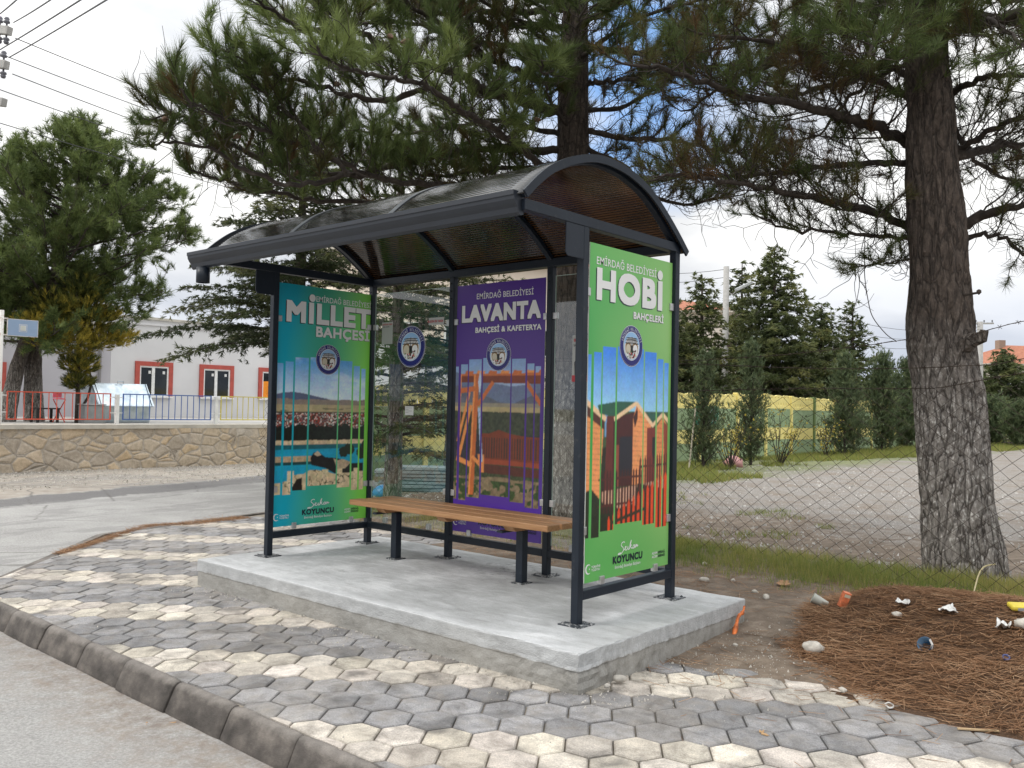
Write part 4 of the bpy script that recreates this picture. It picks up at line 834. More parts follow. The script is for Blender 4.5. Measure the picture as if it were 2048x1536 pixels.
lb(T, [(1822, 288), (1756, 256), (1683, 234), (1610, 215), (1504, 197), (1409, 164), (1300, 135)], 8.0, 6.9, .07, .02, size=.125, L1=.95, bare=.42, tint=.30, dt=.15, sp=.072)
lb(T, [(1822, 327), (1738, 325), (1629, 336), (1520, 350), (1400, 352), (1310, 362)], 8.0, 8.3, .045, .015, size=.12, L1=.85, bare=.55, tint=.30, dt=.12, sp=.065)
lb(T, [(1822, 452), (1738, 424), (1665, 405), (1556, 383), (1504, 372), (1410, 358), (1330, 350)], 8.0, 7.0, .055, .014, size=.12, L1=.75, bare=.62, tint=.32, dt=.1, sp=.07)
lb(T, [(1822, 475), (1738, 471), (1665, 464), (1580, 456), (1525, 436)], 8.0, 7.6, .03, .01, size=.12, L1=.5, bare=.45, tint=.38)
lb(T, [(1822, 520), (1760, 528), (1710, 532)], 8.0, 7.6, .014, .006, size=.12, L1=.28, bare=.4, tint=.4)
lb(T, [(1913, 303), (1975, 263), (2050, 234), (2180, 190)], 8.0, 7.4, .045, .015, size=.13, L1=.9, bare=.4, tint=.35, dt=.12)
lb(T, [(1920, 312), (1990, 292), (2060, 286), (2200, 250)], 8.0, 8.6, .07, .02, size=.13, L1=.9, bare=.45, tint=.3, dt=.12)
lb(T, [(1928, 449), (1985, 425), (2048, 409), (2180, 380)], 8.0, 7.7, .065, .02, size=.13, L1=.75, bare=.45, tint=.33, dt=.1)
lb(T, [(1935, 475), (1994, 471), (2048, 507), (2120, 520)], 8.0, 7.6, .03, .012, size=.12, L1=.4, bare=.55, tint=.36)
lb(T, [(1902, 182), (1957, 160), (2048, 150), (2180, 120)], 8.0, 7.3, .05, .015, size=.13, L1=.9, bare=.2, tint=.42, dt=.15)
lb(T, [(1822, 200), (1700, 130), (1560, 90), (1420, 70)], 8.0, 7.2, .05, .015, size=.13, L1=1.0, bare=.2, tint=.38, dt=.18)
lb(T, [(1822, 40), (1767, 22), (1683, 0), (1560, -30), (1430, -60)], 8.0, 7.3, .05, .015, size=.13, L1=1.0, bare=.15, tint=.4, dt=.15)
lb(T, [(1850, 60), (1800, 40), (1760, 60), (1740, 110)], 8.0, 6.6, .045, .014, size=.14, L1=.9, bare=.1, tint=.5, dt=.1)
lb(T, [(1890, 60), (1950, 40), (2010, 60), (2050, 90)], 8.0, 6.3, .045, .014, size=.14, L1=.9, bare=.1, tint=.5, dt=.12)
lb(T, [(1840, 110), (1720, 180), (1640, 270)], 8.1, 9.4, .045, .014, size=.13, L1=.9, bare=.3, tint=.3, dt=.12)
lb(T, [(1840, 150), (1640, 120), (1480, 150), (1380, 220)], 8.1, 9.6, .045, .014, size=.13, L1=.9, bare=.35, tint=.3, dt=.12)
lb(T, [(1900, 250), (1960, 330), (2040, 370)], 8.1, 9.2, .045, .014, size=.13, L1=.8, bare=.35, tint=.3, dt=.1)
for z in np.linspace(4.7, 8.3, 17):      # the crown above the picture
    for q in range(2):
        a = T.r.uniform(0, 2*PI); ln = (8.9-z)*.62+.5; c_ = np.interp(z, [4.7, 8.3], [3.67, 3.55]); p = np.array([c_, 4.12, z]); d = np.array([math.cos(a), math.sin(a), .05])
        pts = [p, p+d*ln*.35, p+d*ln*.7+np.array([0, 0, .06*ln]), p+d*ln+np.array([0, 0, .2*ln])]
        T.limb(pts, .045, .012, size=.14, L1=.85, sp=.2, bare=.15, tint=.42, dt=.1, dens=.75, sides=6)
print('R tufts', T.finish(rt, 46, .0042))

# --- pine behind the shelter whose boughs sweep left over the roof
mt = thing('pine_tree', 'tall pine rising behind the shelter roof, long green boughs reaching left toward the street', 'tree')
MX, MY = -.10, 4.02
TM = [(MX+.0, MY, -.15), (MX, MY, .3), (MX-.01, MY, 1.2), (MX-.02, MY, 2.2), (MX-.02, MY, 3.2), (MX-.03, MY, 4.2), (MX-.05, MY, 5.2), (MX-.03, MY, 6.6), (MX, MY, 8.6)]
trunk_mesh('trunk', TM, [.27, .215, .20, .192, .185, .178, .165, .12, .045], mt, BARK, 72, 12, .012, 9)
T = Tree(23); dM = depth((MX, MY, 4))
k1 = dict(size=.145, dt=.14, up=.85)
lb(T, [(1115, 330), (1078, 328), (1041, 290), (1010, 270), (955, 239), (907, 208), (853, 174), (788, 157), (702, 140), (640, 108)], dM, 6.6, .06, .014, L1=.75, bare=.3, tint=.85, t0=.22, sp=.09, **k1)
lb(T, [(1106, 222), (1044, 202), (976, 181), (925, 150), (873, 133), (771, 96), (702, 51), (640, 10)], dM, 7.6, .085, .02, L1=.9, bare=.35, tint=.4, **k1)
lb(T, [(1106, 164), (1044, 147), (986, 120), (942, 89), (890, 58), (822, 7), (760, -40)], dM, 8.2, .06, .02, L1=.9, bare=.4, tint=.35, **k1)
lb(T, [(1106, 330), (1010, 335), (942, 345), (873, 352), (800, 340)], dM, 9.6, .04, .014, L1=.7, bare=.45, tint=.4, **k1)
lb(T, [(1106, 345), (985, 372), (907, 369), (839, 367), (737, 349), (668, 318), (607, 294), (530, 262), (440, 230), (380, 205)], dM, 6.8, .055, .012, L1=.72, bare=.2, tint=.5, sp=.08, **k1)
lb(T, [(1106, 300), (940, 300), (800, 330), (680, 350), (560, 330), (460, 290), (385, 245), (335, 228)], dM, 7.3, .06, .014, L1=.75, bare=.12, tint=.5, sp=.075, **k1)
lb(T, [(1106, 350), (900, 400), (760, 405), (640, 400), (540, 385), (450, 362), (395, 345)], dM, 8.0, .05, .012, L1=.5, bare=.15, tint=.46, sp=.082, **k1)
lb(T, [(853, 174), (780, 200), (700, 190), (620, 165), (540, 150), (470, 110), (425, 100)], 8.2, 6.9, .035, .01, L1=.55, bare=.1, tint=.75, sp=.082, **k1)
lb(T, [(771, 96), (690, 80), (610, 60), (540, 20), (490, -20)], 8.3, 6.8, .035, .01, L1=.7, bare=.05, tint=.85, sp=.082, **k1)
lb(T, [(700, 350), (640, 300), (590, 240), (530, 190), (490, 150)], 7.9, 7.2, .03, .01, L1=.6, bare=.1, tint=.52, sp=.082, **k1)
lb(T, [(700, 345), (600, 370), (500, 345), (430, 300), (350, 285), (315, 290)], 8.0, 7.4, .03, .01, L1=.5, bare=.05, tint=.42, sp=.082, **k1)
lb(T, [(1174, 167), (1215, 164), (1300, 150), (1400, 130), (1500, 140)], dM, 9.4, .045, .014, L1=.85, bare=.35, tint=.35, **k1)
lb(T, [(1174, 262), (1232, 273), (1300, 278), (1350, 282), (1430, 300), (1510, 310)], dM, 9.6, .05, .012, L1=.6, bare=.65, tint=.33, **k1)
lb(T, [(1174, 300), (1240, 330), (1330, 400), (1430, 400), (1480, 350)], dM, 10.2, .04, .012, L1=.5, bare=.75, tint=.33, **k1)
lb(T, [(1160, 120), (1230, 60), (1320, 20), (1420, 0)], dM, 8.6, .045, .014, L1=.95, bare=.25, tint=.4, **k1)
lb(T, [(1130, 110), (1060, 60), (980, 10), (900, -50)], dM, 8.4, .045, .014, L1=.95, bare=.2, tint=.42, **k1)
lb(T, [(1140, 150), (1150, 90), (1160, 40), (1180, 0)], dM, 7.6, .03, .012, L1=.8, bare=.05, tint=.58, **k1)
lb(T, [(1140, 260), (1100, 200), (1090, 160), (1080, 120)], dM, 8.0, .02, .01, L1=.4, bare=.1, tint=.55, **k1)
lb(T, [(1170, 220), (1280, 200), (1380, 90), (1450, 60)], dM, 10.8, .045, .014, L1=.9, bare=.35, tint=.32, **k1)
lb(T, [(1110, 270), (1000, 240), (860, 260), (760, 270), (680, 250)], dM, 10.8, .045, .014, L1=.8, bare=.4, tint=.38, **k1)
lb(T, [(1110, 100), (1000, 90), (880, 60), (760, 40), (660, 60), (580, 40)], dM, 9.4, .045, .014, L1=.9, bare=.2, tint=.4, **k1)
for z in np.linspace(5.6, 8.7, 15):
    for q in range(2):
        a = T.r.uniform(0, 2*PI); ln = (9.4-z)*.62+.5; p = np.array([MX-.03, MY, z]); d = np.array([math.cos(a), math.sin(a), .05])
        T.limb([p, p+d*ln*.35, p+d*ln*.7+np.array([0, 0, .06*ln]), p+d*ln+np.array([0, 0, .2*ln])], .045, .012, size=.14, L1=.85, sp=.2, bare=.15, tint=.42, dt=.1, dens=.75, sides=6)
T.finish(mt, 62, .0045, spread=(.15, .95), up=.22); print('M tufts', len(T.T))
for i in T.r.sample(range(len(T.T)//2), 26): T.cone(mt, np.array(T.T[i][0])-unit(T.T[i][1])*.03, (T.r.uniform(-1, 1), T.r.uniform(-1, 1), -.2), .05)

# --- simpler conifers further off
def pine_far(label, base, H, rx, crown0, seed, px_size, leaf_k, w, tint, group=None, trunk_pts=None, tr=.2, mat=None, L1=1.1, n=60, cat_='tree', lean=0., topw=.25):
    root = thing('pine_tree', label, cat_, group); T = Tree(seed); bx, by, bz = base
    tp = trunk_pts or [(bx, by, bz-.1), (bx+lean*.3, by, bz+H*.4), (bx+lean, by, bz+H)]
    trunk_mesh('trunk', tp, list(np.linspace(tr, .04, len(tp))), root, BARK, 20, 10, .012, seed)
    TP = cat(tp, 20)
    for i in range(n):
        u = (i+.5)/n; z = bz+crown0+(H-crown0)*u; c_ = min(TP, key=lambda q: abs(q[2]-z)); a = T.r.uniform(0, 2*PI); sh_ = (math.sin(PI*min(1, .18+u*.82))**.75*(1-topw)+topw)*min(1, 1.9*(1.04-u)); ln = rx*sh_*T.r.uniform(.7, 1.05)
        d = np.array([math.cos(a), math.sin(a), -.05+.45*u]); p = np.array(c_)
        P = T.curve(p, d, ln, 6, .45, .25); T.mb.tube(P, np.linspace(.035*(1-u)+.012, .008, 7), 4, cap=False)
        for j in range(max(3, int(ln/.16))):
            v = .2+.8*T.r.random(); jj = min(5, int(v*6)); q = P[jj]+(P[jj+1]-P[jj])*(v*6-jj); tg = unit(P[jj+1]-P[jj]); dd = tg*.6+unit(np.cross(tg, T.rv()))*.8+np.array([0, 0, .25])
            bl = T.r.uniform(.3, .75)*L1; B = T.curve(q, dd, bl, 3, .5, .3); T.mb.tube(B, np.linspace(.008, .004, 4), 3, cap=False)
            for m_ in range(5): vv = T.r.uniform(.35, 1); k_ = min(2, int(vv*3)); qq = B[k_]+(B[k_+1]-B[k_])*(vv*3-k_); T.T.append((qq+T.rv()*.05, unit(B[k_+1]-B[k_])+T.rv()*.4, px_size, tint+T.r.gauss(0, .12)+.12*(u-.5)))
            T.T.append((B[-1], B[-1]-B[-2], px_size*1.1, tint+T.r.gauss(0, .1)))
    T.finish(root, leaf_k, w, mat or NEEDLE); return root
lp = pine_far('broad green pine behind the grey wall at far left, leaning brown trunk', (-15.2, 3.15, .85), 7.0, 3.05, 1.75, 5, .17, 34, .013, .66, trunk_pts=[(-15.2, 3.28, .7), (-15.2, 3.42, 1.6), (-15.2, 3.62, 2.5), (-15.2, 4.2, 4.2), (-15.2, 4.7, 6.2), (-15.2, 4.75, 7.4)], tr=.2, n=120)
p2 = thing('pine_tree', 'second pine trunk behind the red railing, straight and grey brown', 'tree')
trunk_mesh('trunk', [(-15.4, 4.0, .7), (-15.4, 3.92, 1.6), (-15.4, 3.88, 2.6), (-15.5, 3.7, 4.0)], [.22, .19, .17, .1], p2, BARK, 20, 10, .012, 4)
T = Tree(77)
for i in range(34):
    a = T.r.uniform(0, 2*PI); z = T.r.uniform(2.7, 4.4); P = T.curve((-15.45, 3.8, z), (math.cos(a), math.sin(a), .1), T.r.uniform(.8, 1.9), 6, .5, .3); T.mb.tube(P, np.linspace(.03, .008, 7), 4, cap=False)
    for j in range(22): q = P[T.r.randint(2, 6)]+T.rv()*.12; T.T.append((q, T.rv()+np.array([0, 0, .6]), .16, .45+T.r.gauss(0, .1)))
T.finish(p2, 26, .010)

# flat sprays of a cedar
CEDAR = foliage_mat('cedar_sprays', (.032, .045, .022), (.062, .082, .034), (.19, .19, .07))
def cedar(name, label, base, H, rx, seed, n=46, z0=.4, size=.07, k=12, w=.011, tint=.4, droop=.35, tr=.15, sp=.11, mat=None, group=None, cat_='tree', blue=0, top=1., trunk_mat=None, crown_pow=.85, flat_=.12, segs=4):
    root = thing(name, label, cat_, group); T = Tree(seed); bx, by, bz = base
    trunk_mesh('trunk', [(bx, by, bz-.1), (bx+.03, by, bz+H*.5), (bx, by+.02, bz+H)], [tr, tr*.6, .015], root, trunk_mat or BARK, 16, 10, .008, seed)
    for i in range(n):
        u = (i+T.r.random())/n; z = bz+z0+(H-z0)*u; ln = rx*(1-u)**crown_pow*T.r.uniform(.72, 1.08)+.12; a = i*2.4+T.r.uniform(-.4, .4)
        P = T.curve((bx, by, z), (math.cos(a), math.sin(a), .22), ln, 7, -droop, .16); T.mb.tube(P, np.linspace(.008+.02*(1-u), .004, 8), 4, cap=False)
        bt = tint+T.r.gauss(0, .09)
        for j in range(int(ln/sp)):
            v = .12+.88*(j+T.r.random())/max(1, int(ln/sp)); jj = min(6, int(v*7)); q = P[jj]+(P[jj+1]-P[jj])*min(1, v*7-jj); tg = unit(P[jj+1]-P[jj]); lat = unit(np.cross(tg, (0, 0, 1)))*(1 if j % 2 else -1)
            bl = ln*.36*(1.1-v)*T.r.uniform(.6, 1.1)+.10; B = T.curve(q, tg*.6+lat*.8, bl, 3, -droop*.5, .2); T.mb.tube(B, np.linspace(.005, .003, 4), 3, cap=False); m_ = max(2, int(bl/(size*.62)))
            for c_ in range(m_):
                vv = (c_+T.r.random())/m_*3; kk = min(2, int(vv)); qq = B[kk]+(B[kk+1]-B[kk])*(vv-kk); off = T.rv()*np.array([size*.6, size*.6, size*.3])
                T.T.append((qq+off, unit(B[kk+1]-B[kk])+T.rv()*.35*np.array([1, 1, flat_*4]), size, bt+.28*v*v-.05+T.r.gauss(0, .06)))
    T.finish(root, k, w, mat or CEDAR, spread=(.1, 1.0), up=.0); return root, len(T.T)
def base_at(px, d, z=0.): p = at(px, 800, d); return (float(p[0]), float(p[1]), z)
c1, q = cedar('cedar_tree', 'spreading cedar with drooping layered boughs behind the teal panel', base_at(592, 14.6), 6.6, 2.55, 31, n=84, z0=2.15, size=.085, k=15, w=.015, tint=.48, droop=.38, sp=.095); print('cedar', q)
c2, q = cedar('cedar_tree', 'cedar seen through the clear pane, slim pale trunk and dark boughs', base_at(789, 11.6), 5.2, 1.55, 32, n=66, z0=.75, size=.075, k=13, w=.011, tint=.55, droop=.35, tr=.13, sp=.10); print(q)
c2b, q = cedar('cedar_tree', 'dark cedar between the clear pane and the purple panel, beyond the yard', base_at(905, 15.5), 5.0, 2.3, 36, n=60, z0=1.9, size=.09, k=13, w=.016, tint=.5, droop=.38, sp=.12)
FIR = foliage_mat('dark_cedar', (.045, .065, .028), (.110, .135, .052), (.28, .27, .10))
G4 = 'cedars beyond the yellow wall'
for i, (lab, px, d, H, rx, kw) in enumerate([
    ('tallest dark cedar beyond the yellow wall, wide olive skirt', 1545, 33, 7.75, 3.1, dict(n=95, tint=.42)),
    ('dark cedar beside the concrete lamp pole, beyond the yellow wall', 1400, 31, 6.3, 2.1, dict(n=70, tint=.36)),
    ('cedar right of the lamp pole with a narrow top', 1480, 36, 7.6, 2.0, dict(n=70, tint=.38)),
    ('round shouldered cedar right of the tallest one', 1640, 38, 6.2, 2.8, dict(n=70, tint=.34)),
    ('slender blue green spruce standing alone against the clouds', 1703, 40, 6.6, 1.75, dict(n=60, tint=.3, droop=.1)),
    ('low dark cedar hidden behind the shelter corner', 1335, 30, 5.5, 2.2, dict(n=50, tint=.36)),
    ('broad dark cedar near the red roofed house', 2010, 60, 6.0, 4.0, dict(n=60, tint=.32)),
    ('lower cedar between the spruce and the thick pine trunk', 1770, 46, 3.9, 2.4, dict(n=40, tint=.42)),
    ('dark cedar just right of the thick pine trunk', 1915, 55, 4.6, 3.0, dict(n=40, tint=.30))]):
    s_ = d/33; kw['n'] = int(kw['n']*1.5); cedar('cedar_tree', lab, base_at(px, d, -.1), H, rx*1.1, 50+i, size=.20*s_, k=13, w=.052*s_, z0=.5, droop=kw.pop('droop', .3), sp=.15*s_, tr=.16, mat=FIR, group=G4, **kw)
# bare grey tree
bt = thing('bare_tree', 'leafless pale twiggy tree among the cedars beyond the yellow wall', 'tree'); T = Tree(91); bp = np.array(base_at(1655, 43)); T.mb.tube([bp, bp+(0, 0, 2.)], [.15, .1], 6)
for i in range(60):
    P = T.curve(bp+(0, 0, T.r.uniform(1.5, 3.2)), (T.r.gauss(0, .7), T.r.gauss(0, .7), 1), T.r.uniform(1.5, 3.), 5, .3, .35); T.mb.tube(P, np.linspace(.035, .012, 6), 3, cap=False)
    for j in range(7): T.mb.tube(T.curve(P[T.r.randint(1, 5)], (T.r.gauss(0, .7), T.r.gauss(0, .7), .9), T.r.uniform(.5, 1.2), 3, .3, .4), [.014, .012, .01, .007], 3, cap=False)
T.mb.build('branches', simple('pale_twigs', (.24, .20, .17), .9), bt, fixn=False)

# --- upright young thujas in the yard
THUJA = foliage_mat('thuja_sprays', (.055, .080, .042), (.11, .15, .075), (.24, .27, .13))
def thuja(label, base, H, rx, seed, n=150, size=.09, k=12, w=.012, tint=.5, group='young thujas along the yellow wall', mat=None, name='thuja', tr=.04, z0=.12):
    root = thing(name, label, 'shrub', group); T = Tree(seed); bx, by, bz = base; b = MB(); b.tube([(bx, by, bz-.1), (bx, by, bz+H*.9)], [tr, .01], 8); b.build('trunk', TWIG, root)
    for i in range(n):
        u = (i+T.r.random())/n; a = T.r.uniform(0, 2*PI); ln = rx*(1.05-u)**.55*T.r.uniform(.75, 1.25)*(.75+.25*math.sin(u*17+a*2)); P = T.curve((bx, by, bz+z0+(H*.9-z0)*u), (math.cos(a), math.sin(a), .55), ln*1.25, 4, .9, .3); T.mb.tube(P, [.008, .007, .006, .004, .003], 3, cap=False)
        for j in range(int(5+ln*20)): q = P[T.r.randint(1, 4)]+T.rv()*size*.7; T.T.append((q, unit(P[-1]-P[-2])+T.rv()*.5, size, tint+T.r.gauss(0, .13)))
    T.finish(root, k, w, mat or THUJA, spread=(.1, .8), up=.2); return root
for i, (lab, px, d, H, rx) in enumerate([('young thuja nearest the shelter, beside a pale stake', 1408, 20.0, 2.95, .62), ('second young thuja from the shelter, standing free', 1503, 22.1, 3.45, .60), ('third young thuja with reddish base twigs', 1690, 27.5, 3.5, .80), ('fourth young thuja, left neighbour of the thick trunk', 1765, 31, 3.8, .95), ('fifth young thuja, half hidden by the thick pine trunk', 1815, 35, 3.9, .95), ('small thuja right of the thick trunk, beside the white pole', 1878, 38, 2.4, .8), ('small thuja past the white pole, near the stacked boards', 1915, 42, 2.6, .9), ('low thuja at the right picture edge', 1985, 40, 2.2, 1.1), ('thuja at the far right edge of the yard', 2040, 38, 2.0, .9)]):
    thuja(lab, base_at(px, d), H, rx*1.12, 120+i, n=150, size=.10*d/21, w=.013*d/21, k=11)
ARB = foliage_mat('arborvitae_sprays', (.028, .045, .016), (.11, .125, .028), (.55, .43, .07))
ab = thing('arborvitae', 'golden green arborvitae on a thin forked stem behind the red railing', 'tree'); T = Tree(63); ap = np.array([-14.2, 4.42, .86])
b = MB(); b.tube([ap-(0, 0, .15), ap+(0, 0, .7), ap+(0, .02, 1.6), ap+(0, -.1, 2.9)], [.06, .05, .045, .02], 8); b.tube([ap+(0, .05, .25), ap+(0, .22, .55), ap+(0, .30, .9), ap+(0, .1, 1.7)], [.035, .03, .028, .02], 8); b.build('trunk', TWIG, ab, smooth=True)
for cx, cy, cz, rr_, nn, tn in [(0, 0, .95, .38, 190, .3), (0, 0, 1.35, .48, 280, .42), (0, -.2, 1.9, .75, 420, .5), (0, .45, 1.95, .55, 260, .55), (0, -1.05, 2.15, .42, 200, .7), (0, .95, 2.0, .4, 160, .75), (0, -.7, 1.95, .55, 300, .62), (0, .2, 2.45, .75, 380, .42), (0, .55, 2.5, .35, 160, .75), (0, -.6, 2.6, .6, 240, .36), (0, 0, 3.05, .6, 220, .25)]:
    for i in range(nn):
        v = unit(T.rv())*rr_*T.r.random()**.4; v[2] *= .62; q = ap+np.array([cx*1., cy, cz])+v; T.T.append((q, unit(v)+np.array([0, 0, .8]), .12, tn+T.r.gauss(0, .12)+.2*(v[0] > 0)))
T.finish(ab, 16, .015, ARB, spread=(.1, .9), up=.2)

# rose-like bare shrubs by the wall
for i, (px, d, lab) in enumerate([(1462, 20.6, 'bare shrub with small yellowed leaves between the first two thujas'), (1563, 22.6, 'bare thorny shrub in front of the yellow wall'), (1655, 26.5, 'shrub with a few reddish leaves beside the third thuja')]):
    r0 = thing('bare_shrub', lab, 'shrub', 'bare shrubs along the yellow wall'); T = Tree(200+i); bp = np.array(base_at(px, d))
    for j in range(16):
        P = T.curve(bp, (T.r.gauss(0, .35), T.r.gauss(0, .35), 1), T.r.uniform(.9, 1.5), 5, .1, .3); T.mb.tube(P, np.linspace(.012, .006, 6), 3, cap=False)
        for q in range(10): T.T.append((P[T.r.randint(2, 5)]+T.rv()*.07, T.rv(), .06, T.r.choice((.1, .9, .85, .7))))
    T.finish(r0, 2, .04, ARB)
print('trees done')
# ------------------------------------------------------------------ chain-link fence with barbed wire
RUST = simple('rusty_wire', (.040, .027, .019), .75, .3, .4, 12); OLDW = simple('old_wire', (.16, .13, .085), .7, .4, .5, 6)
fn = thing('chain_link_fence', 'sagging rusty chain link fence running behind the shelter and past the thick pine', 'fence')
FY = 3.52; CW, CH_ = .155, .118; FX0, FX1 = -5.4, 8.2; nx = int((FX1-FX0)/CW); nz = 28
def fpt(i, j):
    x = FX0+i*CW/2*1.0; z = j*CH_/2+.02
    sag = .05*math.sin(x*1.3)+.04*math.sin(x*3.1+1); bow = .10*math.sin(z*1.9)*(1+math.sin(x*.9))*.5
    return (x+.055*(float(vn(x, z, 2.2, 3))-.5)*2, FY-bow+.05*(float(vn(x, z, 1.5, 6))-.5)-.28*math.exp(-((x-4.0)/.9)**2)*sstep(1.9, .2, z)*1., max(.0, z*(1+sag*.5)+.06*(float(vn(x, z, 2.6, 8))-.5)))
b = MB()
for i in range(2*nx):
    for j in range(nz):
        if (i+j) % 2 == 0:
            for di in (-1, 1):
                if 0 <= i+di <= 2*nx: b.tube([fpt(i, j), fpt(i+di, j+1)], .0019, 3, cap=False)
b.build('wire_mesh', RUST, fn, fixn=False)
for x in (FX0, -1.45, 1.35, 5.3, FX1):
    q = MB().obox((x, FY+.06, -.2), (x, FY+.06, 2.05), .04, .04); q.build('post', simple('fence_post', (.11, .12, .075), .6, .3), fn)
def barbed(label, pts, cnt=.11, seed=0):
    r0 = thing('barbed_wire', label, 'wire', 'barbed wires over the chain link fence'); P = cat(pts, 10); rr = random.Random(seed); b = MB(); b.tube(P, .0034, 4); Pq = [p+np.array([rr.gauss(0, .002), rr.gauss(0, .002), rr.gauss(0, .002)]) for p in P]; b.tube(Pq, .003, 3); b.build('strand', RUST, r0, fixn=False); b = MB(); acc = 0
    for a, c in zip(P, P[1:]):
        acc += np.linalg.norm(c-a)
        if acc > cnt:
            acc = 0
            for q in range(3): v = np.array([rr.gauss(0, 1) for _ in range(3)]); v = v/np.linalg.norm(v)*.017; b.tube([c-v*1.3, c+v*1.3], .0019, 3)
    b.build('barbs', RUST, r0, fixn=False)
def fw(px, py, dy=0.): # on the fence plane
    v = CF+(px-1024)/FPX*CR-(py-768)/FPX*CU; return CAM+v*(FY+dy-CAM[1])/v[1]
barbed('upper barbed wire left of the trunk, running up to the old branch scar', [fw(745, 700), fw(1100, 716), fw(1358, 721), fw(1440, 718), fw(1580, 708), fw(1720, 692), fw(1800, 681), fw(1828, 677, .3)], seed=1)
barbed('top barbed wire right of the trunk', [fw(1938, 674, .3), fw(1960, 665), fw(1995, 655), fw(2060, 640), fw(2300, 600)], seed=2)
barbed('middle barbed wire crossing in front of the pine trunk', [fw(745, 712), fw(1100, 722), fw(1358, 727), fw(1480, 732), fw(1650, 737), fw(1820, 736), fw(1940, 731, -.02), fw(2000, 727), fw(2060, 716), fw(2300, 690)], seed=3)
barbed('lowest barbed wire along the top of the mesh, crossing the trunk', [fw(745, 770), fw(1100, 778), fw(1358, 782), fw(1480, 779), fw(1650, 777), fw(1820, 777), fw(1880, 775), fw(1945, 764), fw(2060, 744), fw(2300, 720)], seed=4)
hw = thing('hanging_wire', 'loose wire dangling from the pine boughs down to the barbed wire', 'wire'); b = MB(); b.tube(cat([at(1730, 470, 7.9), at(1729, 545, 7.8), at(1736, 600, 7.7), at(1746, 635, 7.7), at(1772, 668, 7.6), at(1792, 682, 7.55)], 6), .004, 5); b.build('strand', RUST, hw)

# ------------------------------------------------------------------ yellow and green precast wall
YEL = simple('yellow_paint', srgb(242, 226, 146), .75, var=.08, sc=3, bump=.3); GRN = simple('sage_paint', srgb(150, 170, 132), .75, var=.12, sc=3, bump=.3); GRN2 = simple('dark_sage_paint', srgb(112, 132, 84), .75)
def panel_mesh(w, h, holes, wave=0., th=.05):
    cu = bpy.data.curves.new('panel', 'CURVE'); cu.dimensions = '2D'; cu.fill_mode = 'BOTH'; cu.extrude = th/2
    def sp(P):
        s = cu.splines.new('POLY'); s.points.add(len(P)-1)
        for q, (x, y) in zip(s.points, P): q.co = (x, y, 0, 1)
        s.use_cyclic_u = True
    n = 36; sp([(0, 0), (w, 0)]+[(w-w*i/n, h+wave*abs(math.sin(PI*3*i/n))) for i in range(n+1)]); [sp(P) for P in holes]
    o = bpy.data.objects.new('panel', cu); C.objects.link(o); bpy.context.view_layer.update(); me = bpy.data.meshes.new_from_object(o.evaluated_get(bpy.context.evaluated_depsgraph_get())); bpy.data.objects.remove(o); bpy.data.curves.remove(cu); me.materials.clear(); return me
BW = 1.69; hy = []; hg = []
for k in range(9):
    x = .12+k*.18; hy.append([(x-.035, .07), (x+.035, .07), (x+.012, .19), (x-.012, .19)])
    if k < 8: hy += [[(x+.09-.02, .235), (x+.09+.02, .235), (x+.09, .265)]]
for k in range(7): x = .15+k*.23; hy.append([(x-.06, .35), (x-.03, .315), (x+.03, .315), (x+.06, .35)])
for cx in (.42, 1.26):
    for a in range(13):
        th = R(-10+a*200/12-0); th = R(-5)+a*R(190)/12
        for r0, r1 in ((.10, .19), (.23, .32)):
            c_, s_ = math.cos(th), math.sin(th); px_, py_ = cx+c_*(r0+r1)/2*1.25, .13+s_*(r0+r1)/2*1.05; dx, dy = c_*(r1-r0)/2*1.2, s_*(r1-r0)/2
            if .03 < py_-.03 and py_+.05 < .52: hg.append([(px_-dx, py_-dy), (px_-dy*.35, py_+dx*.35), (px_+dx, py_+dy), (px_+dy*.35, py_-dx*.35)])
for k in range(13): x = .10+k*.125; hg.append([(x-.03, .53), (x+.03, .53), (x, .495)])
mY = panel_mesh(BW, .37, hy, .04); mG = panel_mesh(BW, .56, hg); mS = panel_mesh(BW, .36, []); mB = panel_mesh(BW, .60, [])
mY.materials.append(YEL); mG.materials.append(GRN); mS.materials.append(YEL); mB.materials.append(GRN)
yw = thing('precast_wall', 'yellow and sage green precast concrete wall with pierced ornament across the yard', 'wall')
A = np.array([-7.05, 5.2]); Bp = np.array([-5.45, 18.7]); Cc = np.array([-5.6, 66.])
nodes = [Bp+(A-Bp)/np.linalg.norm(A-Bp)*1.8*k for k in range(7, 0, -1)]+[Bp+(Cc-Bp)/np.linalg.norm(Cc-Bp)*1.8*k for k in range(0, 27)]
for i, (a, c_) in enumerate(zip(nodes, nodes[1:])):
    d = c_-a; ln = np.linalg.norm(d); ang = math.atan2(d[1], d[0]); dz = -.02*max(0, (len(nodes)-i)/30) if i > 8 else -.12*(7-i)/7
    M = Matrix.Translation((a[0], a[1], dz))@Matrix.Rotation(ang, 4, 'Z')
    for me_, z, nm in ((mB, -.05, 'base_panel'), (mS, .555, 'plain_panel'), (mG, .92, 'pierced_panel'), (mY, 1.485, 'ornament_panel')):
        o = bpy.data.objects.new(nm, me_); C.objects.link(o); o.parent = yw; o.matrix_world = M@Matrix.Translation(((ln-BW)/2, 0, z))@Matrix.Rotation(PI/2, 4, 'X')
    q = MB().box(-.055, -.07, -.2, .055, .07, 1.88+.0*i); q.box(-.07, -.085, 1.88, .07, .085, 1.92); o = q.build('post', GRN2 if i == 10 else YEL, yw); o.matrix_world = M

